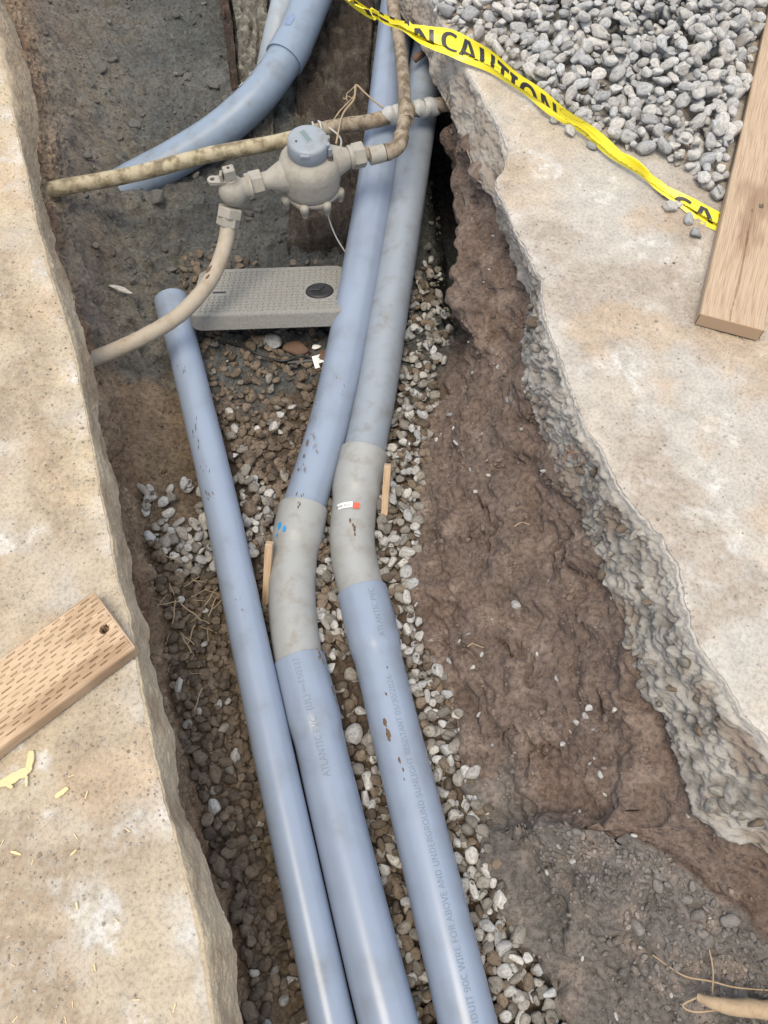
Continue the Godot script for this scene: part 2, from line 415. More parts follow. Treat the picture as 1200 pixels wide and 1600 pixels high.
# flat lettering cut into small triangles and laid on a surface by put(x, y) -> position
func lettering(words: String, height: float, font_name: String, bold: bool, put: Callable, fine := 0.006, sprung := 0.0) -> ArrayMesh:
	var f := SystemFont.new()
	f.font_names = PackedStringArray([font_name])
	f.font_weight = 700 if bold else 400
	var t := TextMesh.new()
	t.text = words
	t.font = f
	t.font_size = 64
	t.pixel_size = height / 46.0
	t.depth = 0.0
	t.horizontal_alignment = HORIZONTAL_ALIGNMENT_LEFT
	var a := t.get_mesh_arrays() if t.get_surface_count() == 0 else t.surface_get_arrays(0)
	var v: PackedVector3Array = a[Mesh.ARRAY_VERTEX]
	var idx: PackedInt32Array = a[Mesh.ARRAY_INDEX] if a[Mesh.ARRAY_INDEX] != null else PackedInt32Array()
	var tri: Array = []
	if idx.size() == 0:
		for i in v.size(): idx.append(i)
	for i in range(0, idx.size(), 3):
		tri.append([v[idx[i]], v[idx[i + 1]], v[idx[i + 2]]])
	var st := SurfaceTool.new()
	st.begin(Mesh.PRIMITIVE_TRIANGLES)
	while tri.size() > 0:
		var q: Array = tri.pop_back()
		var p0: Vector3 = q[0]
		var p1: Vector3 = q[1]
		var p2: Vector3 = q[2]
		var l0 := p0.distance_to(p1)
		var l1 := p1.distance_to(p2)
		var l2 := p2.distance_to(p0)
		var m := maxf(l0, maxf(l1, l2))
		if m > fine:
			if m == l0:
				var c := (p0 + p1) * 0.5
				tri.append([p0, c, p2]); tri.append([c, p1, p2])
			elif m == l1:
				var c := (p1 + p2) * 0.5
				tri.append([p0, p1, c]); tri.append([p0, c, p2])
			else:
				var c := (p2 + p0) * 0.5
				tri.append([p0, p1, c]); tri.append([c, p1, p2])
			continue
		for p in [p0, p1, p2]:
			var pp: Vector3 = p
			st.add_vertex(put.call(pp.x, pp.y))
	st.generate_normals()
	return st.commit()

func aim(dir: Vector3, up := Vector3.UP) -> Basis:
	# a basis whose y axis runs along dir
	var y := dir.normalized()
	var x := up.cross(y)
	if x.length() < 0.01:
		x = Vector3.RIGHT.cross(y)
	x = x.normalized()
	return Basis(x, y, x.cross(y))

# ------------------------------------------------------------------ materials
func noise_tex(freq: float, octaves: int, stops: Array, seed_no: int, size := 512, gain := 0.5) -> NoiseTexture2D:
	var n := FastNoiseLite.new()
	n.seed = seed_no
	n.noise_type = FastNoiseLite.TYPE_SIMPLEX_SMOOTH
	n.frequency = freq
	n.fractal_type = FastNoiseLite.FRACTAL_FBM
	n.fractal_octaves = octaves
	n.fractal_gain = gain
	var t := NoiseTexture2D.new()
	t.width = size
	t.height = size
	t.seamless = true
	t.noise = n
	if stops.size() > 0:
		var g := Gradient.new()
		var off := PackedFloat32Array()
		var col := PackedColorArray()
		for s in stops:
			off.append(s[0]); col.append(s[1])
		g.offsets = off
		g.colors = col
		t.color_ramp = g
	return t

func grey(x: float) -> Color:
	return Color(x, x, x)

func base_mat(lin: Color, rough: float) -> StandardMaterial3D:
	var m := StandardMaterial3D.new()
	m.albedo_color = lin.linear_to_srgb()
	m.roughness = rough
	return m

func grain(m: StandardMaterial3D, tex: Texture2D, scale: float, world := true) -> StandardMaterial3D:
	m.albedo_texture = tex
	m.uv1_triplanar = true
	m.uv1_world_triplanar = world
	m.uv1_scale = Vector3.ONE * scale
	return m

func relief(m: StandardMaterial3D, tex: Texture2D, cm: float) -> StandardMaterial3D:
	m.heightmap_enabled = true
	m.heightmap_texture = tex
	m.heightmap_scale = cm
	return m

func make_materials() -> void:
	var grit := noise_tex(0.035, 7, [[0.0, grey(0.74)], [0.34, grey(0.90)], [0.5, grey(0.965)], [0.64, grey(1.0)], [1.0, grey(1.0)]], 5, 1024, 0.75)
	var rough_h := noise_tex(0.014, 8, [], 6, 1024, 0.70)
	var sand_h := noise_tex(0.07, 5, [], 61, 1024, 0.65)
	var speck := noise_tex(0.010, 7, [[0.0, grey(0.55)], [0.36, grey(0.76)], [0.5, grey(0.94)], [0.7, grey(1.0)], [1.0, grey(1.0)]], 9, 512, 0.8)
	var soil_t := noise_tex(0.025, 7, [[0.0, Color(0.52, 0.49, 0.47)], [0.4, Color(0.78, 0.77, 0.76)], [0.58, Color(0.97, 0.96, 0.95)], [1.0, grey(1.0)]], 12, 1024, 0.72)
	var wood_t := noise_tex(0.012, 5, [[0.0, Color(0.72, 0.63, 0.54)], [0.36, Color(0.90, 0.86, 0.81)], [0.5, Color(0.96, 0.94, 0.91)], [1.0, grey(1.0)]], 31, 1024, 0.6)
	var smear_t := noise_tex(0.005, 8, [[0.0, Color(0.86, 0.83, 0.78)], [0.20, Color(0.93, 0.92, 0.90)], [0.34, Color(0.965, 0.962, 0.957)], [0.5, grey(0.99)], [1.0, grey(1.0)]], 44, 1024, 0.55)
	var bend_t := noise_tex(0.006, 8, [[0.0, Color(0.83, 0.78, 0.71)], [0.30, Color(0.94, 0.92, 0.895)], [0.48, Color(0.985, 0.983, 0.98)], [1.0, grey(1.0)]], 47, 1024, 0.62)
	var rust_t := noise_tex(0.006, 7, [[0.0, Color(0.46, 0.42, 0.38)], [0.36, Color(0.68, 0.64, 0.58)], [0.46, Color(0.84, 0.80, 0.74)], [0.6, Color(0.97, 0.95, 0.92)], [1.0, grey(1.0)]], 52, 1024, 0.68)

	var soil := base_mat(Color(1, 1, 1), 0.95)
	soil.vertex_color_use_as_albedo = true
	M.soil = relief(grain(soil, soil_t, 2.2), rough_h, 0.9)
	var conc := base_mat(Color(1, 1, 1), 0.92)
	conc.vertex_color_use_as_albedo = true
	M.concrete = relief(grain(conc, grit, 2.5), sand_h, 0.16)
	var st := base_mat(Color(1, 1, 1), 0.85)
	st.vertex_color_use_as_albedo = true
	M.stone = grain(st, speck, 0.8, false)
	for i in 18:
		# the tones of single stones: light greys, darker greys, warm tans
		var l := rng.randf_range(0.29, 0.52)
		var warm := rng.randf_range(-0.02, 0.05)
		var m := base_mat(Color(l * (1.0 + warm), l, l * (1.0 - warm * 1.4)), 0.85)
		stone_tones.append(grain(m, speck, 0.8, false))
	M.dusty = []  # dust coat; its darker tone also stands in for shade in the trench bed
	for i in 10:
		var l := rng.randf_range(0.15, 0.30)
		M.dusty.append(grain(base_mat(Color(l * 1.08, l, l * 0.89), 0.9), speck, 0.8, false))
	M.muddy = []
	for i in 8:
		var l := rng.randf_range(0.065, 0.165)
		M.muddy.append(grain(base_mat(Color(l * 1.30, l, l * 0.74), 0.9), speck, 0.8, false))

	var bp := base_mat(Color(0.228, 0.279, 0.376), 0.29)
	M.blue_pvc = grain(bp, smear_t, 1.1)
	M.bend_pvc = relief(grain(base_mat(Color(0.295, 0.308, 0.315), 0.45), bend_t, 2.2), rough_h, 0.015)
	M.far_pvc = relief(grain(base_mat(Color(0.235, 0.272, 0.325), 0.42), bend_t, 2.0), rough_h, 0.015)
	M.pale_smear = grain(base_mat(Color(0.48, 0.50, 0.52), 0.6), bend_t, 3.0)
	M.dull_pvc = grain(base_mat(Color(0.27, 0.31, 0.36), 0.5), bend_t, 2.0)
	M.print = base_mat(Color(0.145, 0.19, 0.255), 0.6)
	M.curved_pvc = relief(grain(base_mat(Color(0.195, 0.250, 0.335), 0.42), bend_t, 2.0), rough_h, 0.015)
	M.mud = relief(grain(base_mat(Color(0.16, 0.11, 0.075), 0.95), soil_t, 14.0), rough_h, 0.1)
	M.yellow = relief(grain(base_mat(Color(0.385, 0.35, 0.255), 0.65), rust_t, 3.0), rough_h, 0.15)
	M.dusty_pipe = relief(grain(base_mat(Color(0.30, 0.262, 0.215), 0.85), rust_t, 3.0), rough_h, 0.15)
	M.galvanised = grain(base_mat(Color(0.40, 0.41, 0.41), 0.5), bend_t, 12.0)
	M.brass = relief(grain(base_mat(Color(0.30, 0.283, 0.25), 0.62), bend_t, 4.0), rough_h, 0.12)
	M.hose = relief(grain(base_mat(Color(0.345, 0.30, 0.24), 0.7), bend_t, 3.0), rough_h, 0.12)
	M.register = grain(base_mat(Color(0.235, 0.265, 0.305), 0.5), bend_t, 2.0)
	M.display = base_mat(Color(0.13, 0.17, 0.17), 0.25)
	M.dark = base_mat(Color(0.018, 0.018, 0.02), 0.5)
	M.lid = relief(grain(base_mat(Color(0.265, 0.262, 0.248), 0.85), grit, 3.0), rough_h, 0.15)
	var w := base_mat(Color(0.50, 0.385, 0.275), 0.75)
	w.vertex_color_use_as_albedo = true
	w.albedo_texture = wood_t
	w.uv1_scale = Vector3(0.9, 34, 1)
	M.wood = w
	var w2 := base_mat(Color(0.42, 0.33, 0.248), 0.75)
	w2.vertex_color_use_as_albedo = true
	w2.albedo_texture = wood_t
	w2.uv1_scale = Vector3(0.6, 30, 1)
	w2.uv1_offset = Vector3(0.3, 0.4, 0)
	M.wood_old = w2
	M.end_grain = base_mat(Color(0.36, 0.25, 0.16), 0.85)
	var tm := base_mat(Color(1, 1, 1), 0.95)
	tm.vertex_color_use_as_albedo = true
	M.timber = relief(grain(tm, soil_t, 3.0), rough_h, 1.5)
	var tp := base_mat(Color(0.76, 0.645, 0.03), 0.34)
	tp.backlight = Color(0.3, 0.26, 0.0)
	tp.cull_mode = BaseMaterial3D.CULL_DISABLED
	M.tape = tp
	M.ink = base_mat(Color(0.025, 0.025, 0.025), 0.4)
	M.white = base_mat(Color(0.75, 0.75, 0.75), 0.5)
	M.red = base_mat(Color(0.70, 0.09, 0.05), 0.5)
	M.blue_paint = base_mat(Color(0.02, 0.26, 0.60), 0.5)
	M.bright_blue = grain(base_mat(Color(0.165, 0.225, 0.36), 0.5), bend_t, 3.0)
	M.chip = base_mat(Color(0.62, 0.48, 0.27), 0.85)
	M.root = relief(grain(base_mat(Color(0.36, 0.27, 0.18), 0.85), bend_t, 9.0), rough_h, 0.05)
	M.red_root = base_mat(Color(0.22, 0.125, 0.085), 0.9)
	M.straw = base_mat(Color(0.30, 0.23, 0.15), 0.9)
	M.dark_twig = base_mat(Color(0.10, 0.075, 0.055), 0.9)
	M.clod = relief(grain(base_mat(Color(0.15, 0.15, 0.143), 0.95), soil_t, 9.0), rough_h, 0.4)
	M.orange_rock = grain(base_mat(Color(0.17, 0.105, 0.075), 0.9), soil_t, 10.0)

# ------------------------------------------------------------------ stones
func make_stone_meshes() -> void:
	var t := (1.0 + sqrt(5.0)) / 2.0
	var base := [Vector3(-1, t, 0), Vector3(1, t, 0), Vector3(-1, -t, 0), Vector3(1, -t, 0), Vector3(0, -1, t), Vector3(0, 1, t), Vector3(0, -1, -t), Vector3(0, 1, -t), Vector3(t, 0, -1), Vector3(t, 0, 1), Vector3(-t, 0, -1), Vector3(-t, 0, 1)]
	var faces := [0, 11, 5, 0, 5, 1, 0, 1, 7, 0, 7, 10, 0, 10, 11, 1, 5, 9, 5, 11, 4, 11, 10, 2, 10, 7, 6, 7, 1, 8, 3, 9, 4, 3, 4, 2, 3, 2, 6, 3, 6, 8, 3, 8, 9, 4, 9, 5, 2, 4, 11, 6, 2, 10, 8, 6, 7, 9, 8, 1]
	var pts: Array = []
	for p in base:
		pts.append(p.normalized())
	var idx: Array = faces
	for level in 2:
		var mids := {}
		var nidx: Array = []
		for i in range(0, idx.size(), 3):
			var m: Array = []
			for e in 3:
				var a: int = idx[i + e]
				var b: int = idx[i + (e + 1) % 3]
				var key := mini(a, b) * 10000 + maxi(a, b)
				if not mids.has(key):
					mids[key] = pts.size()
					pts.append(((pts[a] + pts[b]) * 0.5).normalized())
				m.append(mids[key])
			nidx.append_array([idx[i], m[0], m[2], idx[i + 1], m[1], m[0], idx[i + 2], m[2], m[1], m[0], m[1], m[2]])
		idx = nidx
	for k in 12:
		var planes: Array = []
		for i in rng.randi_range(8, 13):
			var d := Vector3(rng.randfn(), rng.randfn(), rng.randfn()).normalized()
			planes.append([d, rng.randf_range(0.46, 0.88) if k % 2 == 0 else rng.randf_range(0.62, 0.94)])
		var squash := Vector3(rng.randf_range(0.95, 1.25), rng.randf_range(0.50, 0.74), rng.randf_range(0.72, 0.98))
		var v := PackedVector3Array()
		for p in pts:
			var r := 1.0
			for pl in planes:
				var c: float = p.dot(pl[0])
				if c > 0.2:
					r = minf(r, pl[1] / c)
			r += 0.03 * sn(p + Vector3.ONE * k * 3.0, 2.5)
			v.append(p * r * squash * 0.5)
		var nn := PackedVector3Array()
		nn.resize(v.size())
		var ii := PackedInt32Array()
		for i in range(0, idx.size(), 3):
			var a: int = idx[i]
			var b: int = idx[i + 1]
			var c: int = idx[i + 2]
			var fn := (v[b] - v[a]).cross(v[c] - v[a])
			for q in [a, b, c]:
				nn[q] += fn
			ii.append_array(PackedInt32Array([a, c, b]))
		for i in nn.size():
			nn[i] = nn[i].normalized()
			if nn[i].dot(v[i]) < 0.0: nn[i] = -nn[i]
		stone_meshes.append(mesh_of(v, nn, ii))

func random_turn(tilt := 0.5) -> Basis:
	return Basis.from_euler(Vector3(rng.randf_range(-tilt, tilt), rng.randf_range(0, TAU), rng.randf_range(-tilt, tilt)))

# ------------------------------------------------------------------ trench and pavements
func rise(z: float) -> float:
	return 0.13 * smoothstep(-1.5, -2.9, z)

func row_list() -> PackedFloat32Array:
	var zs := PackedFloat32Array([-30.0, -12.0, -6.0, -4.2, -3.5])
	var z := -3.1
	while z < 0.62:
		zs.append(z)
		z += 0.0080 if z < -1.9 else 0.0056
	zs.append_array(PackedFloat32Array([0.75, 1.0, 1.6, 3.0, 8.0, 30.0]))
	return zs

func mixc(a: Color, b: Color, t: float) -> Color:
	return a.lerp(b, clampf(t, 0.0, 1.0))

func blur_cols(v: PackedVector3Array, rows: int, cols: int, passes: int, from_c: int, to_c: int) -> PackedVector3Array:
	for p in passes:
		for r in rows:
			var prev := v[r * cols + from_c - 1]
			for c in range(from_c, to_c):
				var i := r * cols + c
				var cur := v[i]
				v[i] = cur * 0.5 + (prev + v[i + 1]) * 0.25
				prev = cur
	return v

func build_ground() -> void:
	var zs := row_list()
	var rows := zs.size()
	var seg := [6, 50, 96, 100, 10, 78, 6]
	var cols := 1
	for s in seg: cols += s
	var v := PackedVector3Array()
	v.resize(rows * cols)
	var kind := PackedFloat32Array()
	kind.resize(cols)
	var col_seg := PackedInt32Array()
	col_seg.resize(cols)
	var k := 0
	for si in seg.size():
		for j in seg[si]:
			kind[k] = float(j) / seg[si]
			col_seg[k] = si
			k += 1
	col_seg[cols - 1] = seg.size() - 1
	kind[cols - 1] = 1.0
	for r in rows:
		var z := zs[r]
		var zc := clampf(z, -3.1, 0.62)
		var lt := at_z(LEFT_TOP, z)
		var lb := at_z(LEFT_BOTTOM, z)
		var lf := at_z(LEFT_FOOT, z)
		var rt := at_z(RIGHT_TOP, z)
		var rb := at_z(RIGHT_BOTTOM, z)
		var rby := value_z(RIGHT_BOTTOM_Y, z)
		var rf := at_z(RIGHT_FOOT, z)
		var up := rise(zc)
		var yl := value_z(LEFT_FOOT_Y, zc)
		var ym := -0.49 + up
		var yr := -0.475 + up
		var led := clampf((zc + 0.135) / 0.03, 0.0, 1.0)
		# at the far right the wall is hollowed out below a brow of clay
		var hollow := smoothstep(-1.18, -1.45, zc)
		var brow := Vector2(at_z(RIGHT_BULGE, z), -0.25)
		var foot := Vector2(rf, yr).lerp(Vector2(maxf(brow.x, rf) + lerpf(0.05, 0.17, smoothstep(-1.4, -1.8, zc)), lerpf(-0.50, -0.86, smoothstep(-1.45, -1.85, zc)) + up), hollow)
		var top := Vector2(rb + 0.012, rby + 0.006)
		var lx := minf(at_z(LEDGE, maxf(z, -0.115)), top.x - 0.05)
		var plain := (foot.lerp(top, 0.52) + Vector2(0.012, -0.012)).lerp(brow, hollow)
		var ledge_o := plain.lerp(Vector2(lx - 0.022, -0.255), led)
		var ledge_i := (plain + Vector2(0.01, 0.008)).lerp(Vector2(lx + 0.004, -0.285), led)
		var up_in := (plain + Vector2(0.02, 0.016)).lerp(Vector2(lx + 0.016, -0.262), led)
		var ctrl := [Vector2(lt - 0.45, -0.13), Vector2(lerpf(minf(lb, lf + 0.05) - 0.03, minf(lb, lf) - 0.004, smoothstep(-0.7, -1.1, zc)), -0.105), Vector2(lf, yl), Vector2(0, 0), Vector2(0, 0), Vector2(0, 0), Vector2(0, 0), Vector2(rb + 0.5, rby + 0.01)]
		ctrl[3] = foot; ctrl[4] = ledge_o; ctrl[5] = ledge_i; ctrl[6] = top
		for c in cols:
			var s := col_seg[c]
			var t := kind[c]
			var a: Vector2 = ctrl[s]
			var b: Vector2 = ctrl[s + 1]
			var p := a.lerp(b, t)
			if s == 1:
				p.x -= 0.02 * sin(t * PI)
			elif s == 2:
				p.y = lerpf(-0.445 + up, yr, t) + (b.y - yr) * smoothstep(lerpf(0.86, 0.795, smoothstep(-1.5, -1.75, z)), lerpf(1.0, 0.88, smoothstep(-1.5, -1.75, z)), t) + (ym - (-0.445 + up + yr) * 0.5) * sin(t * PI) + (yl + 0.445 - up) * exp(-t * 11.0)
			elif s == 3:
				# the lower wall is cut steeper near its foot and bellies out above
				p += Vector2(-0.010, 0.016) * sin(t * PI) * (1.0 + 1.5 * led) * (1.0 - hollow) + Vector2(-0.020, 0.004) * sin(minf(t * 5.0, 1.0) * PI) * (1.0 - hollow) + Vector2(0.05, -0.01) * sin(t * PI) * hollow
			elif s == 4:
				p = ledge_o.lerp(ledge_i, minf(t * 2.0, 1.0)) if t < 0.5 else ledge_i.lerp(up_in, (t - 0.5) * 2.0)
			elif s == 5:
				p = up_in.lerp(top, t) + Vector2(0.012, -0.012) * sin(t * PI)
			v[r * cols + c] = Vector3(p.x, p.y, z)
	v = blur_cols(v, rows, cols, 3, 2, cols - 10)
	var n := grid_normals(v, rows, cols, -1.0)
	var col := PackedColorArray()
	col.resize(v.size())
	var brown := Color(0.168, 0.130, 0.113)
	var red := Color(0.168, 0.121, 0.099)
	var greyish := Color(0.162, 0.148, 0.139)
	var tan_c := Color(0.30, 0.225, 0.155)
	var floor_c := Color(0.098, 0.073, 0.054)
	var left_floor := Color(0.19, 0.146, 0.104)
	var far_c := Color(0.112, 0.117, 0.115)
	var far_dark := Color(0.080, 0.086, 0.088)
	for i in floor_w * floor_h:
		pass
	floor_grid.resize(floor_w * floor_h)
	floor_grid.fill(-1.0)
	var out := PackedVector3Array()
	out.resize(v.size())
	for r in rows:
		var z := zs[r]
		var far_z := z
		var coarse := z < -3.2 or z > 0.7
		for c in cols:
			var i := r * cols + c
			var p := v[i]
			var s := col_seg[c]
			var t := kind[c]
			var far_t := smoothstep(-1.22, -1.34, far_z + 0.22 * fbm(p + Vector3(0, 7, 0), 5.0))
			var d := 0.0
			var w_wall := 1.0 if s >= 3 else 0.0
			if s == 2:
				w_wall = smoothstep(0.93, 1.0, t)
			var w_left := 1.0 if s <= 1 else 0.0
			if s == 2:
				w_left = 1.0 - smoothstep(0.0, 0.08, t)
			var w_floor := maxf(0.0, 1.0 - w_wall - w_left)
			var a1 := sn(p, 6.0)
			var a2 := fbm(p, 16.0)
			var a3 := fbm(p, 48.0)
			var cracks := rn(p + Vector3(3, 1, 7), 5.0)
			# streaks left by the digger's teeth, running down the wall and along it
			var streak := sn(Vector3(p.z * 9.0 + p.y * 7.0, (p.y * 0.8 - p.z * 0.25 + 0.015 * a1) * 44.0, 2.0), 1.0)
			var ledge_zone := smoothstep(-0.14, -0.08, z) * (1.0 if s == 3 else 0.0)
			d += w_wall * (0.024 * a1 + 0.026 * fbm(p + Vector3(5, 1, 1), 8.0) + 0.009 * a2 + 0.0025 * a3 + 0.006 * streak)
			d += w_wall * 0.006 * rn(p + Vector3(0.02 * a2, 0.02 * a1, 0), 11.0)
			d -= w_wall * 0.014 * smoothstep(0.62, 0.95, cracks) * (1.0 - 0.6 * ledge_zone)
			d -= w_wall * 0.020 * smoothstep(0.035, 0.0, absf(fbm(p + Vector3(6, 6, 0), 3.5))) * smoothstep(0.0, 0.25, fbm(p + Vector3(1, 9, 9), 3.0))
			d += w_wall * ledge_zone * 0.006 * (0.5 - absf(cn(p, 30.0)))
			d += w_left * (0.012 * a1 + 0.018 * a2 + 0.009 * a3)
			var lump := cn(p, 26.0)
			d += w_floor * (0.010 * a1 + 0.009 * a2 + 0.006 * a3 + far_t * (0.020 * a2 + 0.006 * a3 - 0.012 * lump))
			if coarse:
				d = 0.0
			var q := p + n[i] * d
			out[i] = q
			# soil colours: what the layers and clods are made of
			var t1 := fbm(p, 4.0)
			var t2 := fbm(p + Vector3(9, 2, 4), 11.0)
			var wall_c := mixc(brown, red, 0.5 + t1 * 1.4)
			var grey_low := smoothstep(-0.36, -0.28, z + 0.4 * t1) * smoothstep(0.75, 0.25, (t if s == 3 else 1.0 if s > 3 else 0.0) - ledge_zone)
			wall_c = mixc(wall_c, greyish, grey_low)
			wall_c = mixc(wall_c, Color(0.235, 0.19, 0.165), smoothstep(0.12, 0.5, t2) * 0.55)
			var left_c := mixc(tan_c, Color(0.20, 0.125, 0.080), 0.5 + t1 * 1.7)
			left_c = mixc(left_c, far_c, far_t * smoothstep(0.4, 0.95, t if s == 1 else 1.0) * 0.7)
			var fl := mixc(left_floor, floor_c, smoothstep(0.16, 0.34, t + 0.12 * t1))
			fl = mixc(fl, left_floor, smoothstep(0.80, 0.95, t) * 0.5)
			var fd := mixc(far_c, far_dark, 0.5 + 1.6 * t1 + 0.6 * t2)
			fd = mixc(fd, Color(0.18, 0.162, 0.13), smoothstep(0.3, 0.0, t + 0.2 * t2) * 0.7)
			fl = mixc(fl, fd, far_t * smoothstep(0.0, 0.06, t + 0.1 * t2 + 0.02))
			col[i] = wall_c * w_wall + left_c * w_left + fl * w_floor
			col[i] = col[i] * (1.0 + 0.35 * t2)
			col[i].a = 1.0
			if s == 2 and not coarse:
				var gx := int((q.x - floor_x0) / floor_cell)
				var gz := int((q.z - floor_z0) / floor_cell)
				if gx >= 0 and gz >= 0 and gx < floor_w and gz < floor_h:
					var gi := gz * floor_w + gx
					floor_grid[gi] = maxf(floor_grid[gi], q.y)
	# close the holes of the height table from left to right
	for gz in floor_h:
		var last := -0.48
		for gx in floor_w:
			var gi := gz * floor_w + gx
			if floor_grid[gi] < -0.9:
				floor_grid[gi] = last
			last = floor_grid[gi]
	n = grid_normals(out, rows, cols, -1.0)
	var o := part("ground", mesh_of(out, n, grid_index(rows, cols, false), col), M.soil, self)
	tag(o, "dug out trench of brown clay with grey dirt at its far end", "ground", "", "structure")
	# pale pebbles caught in the clay
	for j in 95:
		var r := rng.randi_range(60, rows - 70)
		var c := rng.randi_range(156, 335)
		if rng.randf() < 0.35:
			r = rng.randi_range(int(rows * 0.72), rows - 40)
		var i := r * cols + c
		if out[i].z > 0.4 or out[i].z < -1.9:
			continue
		var size := rng.randf_range(0.008, 0.02) * (1.0 if rng.randf() < 0.85 else 1.7)
		part("stone", stone_meshes[j % 12], stone_tones[j % 18], o, Transform3D(random_turn(1.5).scaled(Vector3.ONE * size), out[i] + n[i] * size * 0.05))

	var mm := MultiMesh.new()
	mm.transform_format = MultiMesh.TRANSFORM_3D
	mm.use_colors = true
	mm.mesh = stone_meshes[9]
	mm.instance_count = 3500
	for j in 3500:
		var r := rng.randi_range(20, rows - 20)
		var c := rng.randi_range(150, cols - 8) if rng.randf() < 0.75 else rng.randi_range(10, 70)
		var i := r * cols + c
		for tries in 4:
			# crumbs gather below cracks and on ledges
			if fbm(out[i] + Vector3(2, 2, 2), 8.0) > 0.02 or rng.randf() < 0.25:
				break
			r = rng.randi_range(20, rows - 20)
			i = r * cols + c
		var size := rng.randf_range(0.003, 0.011) * (1.0 if rng.randf() < 0.9 else 2.0)
		if j > 2600:
			# broken clods along the brink of the lower ledge
			r = 0
			while zs[r] < -0.11: r += 1
			r += rng.randi_range(0, 62)
			c = clampi(250 - int(absf(rng.randfn()) * 34.0), 170, 262)
			i = r * cols + c
			size *= rng.randf_range(0.7, 1.7)
		mm.set_instance_transform(j, Transform3D(random_turn(1.5).scaled(Vector3.ONE * size), out[i] + n[i] * size * 0.1))
		var cc := col[i] * rng.randf_range(0.7, 1.35)
		cc.a = 1.0
		mm.set_instance_color(j, cc)
	var g := MultiMeshInstance3D.new()
	g.name = "clay_crumbs"
	g.multimesh = mm
	g.material_override = M.stone
	o.add_child(g, true)
	g.set_meta("kind", "stuff")

func edge_jag(z: float, far: bool) -> float:
	var p := Vector3(4.0, 1.0, z)
	return 0.010 * fbm(p, 9.0) + (0.004 if far else 0.006) * fbm(p + Vector3(2, 2, 2), 40.0)

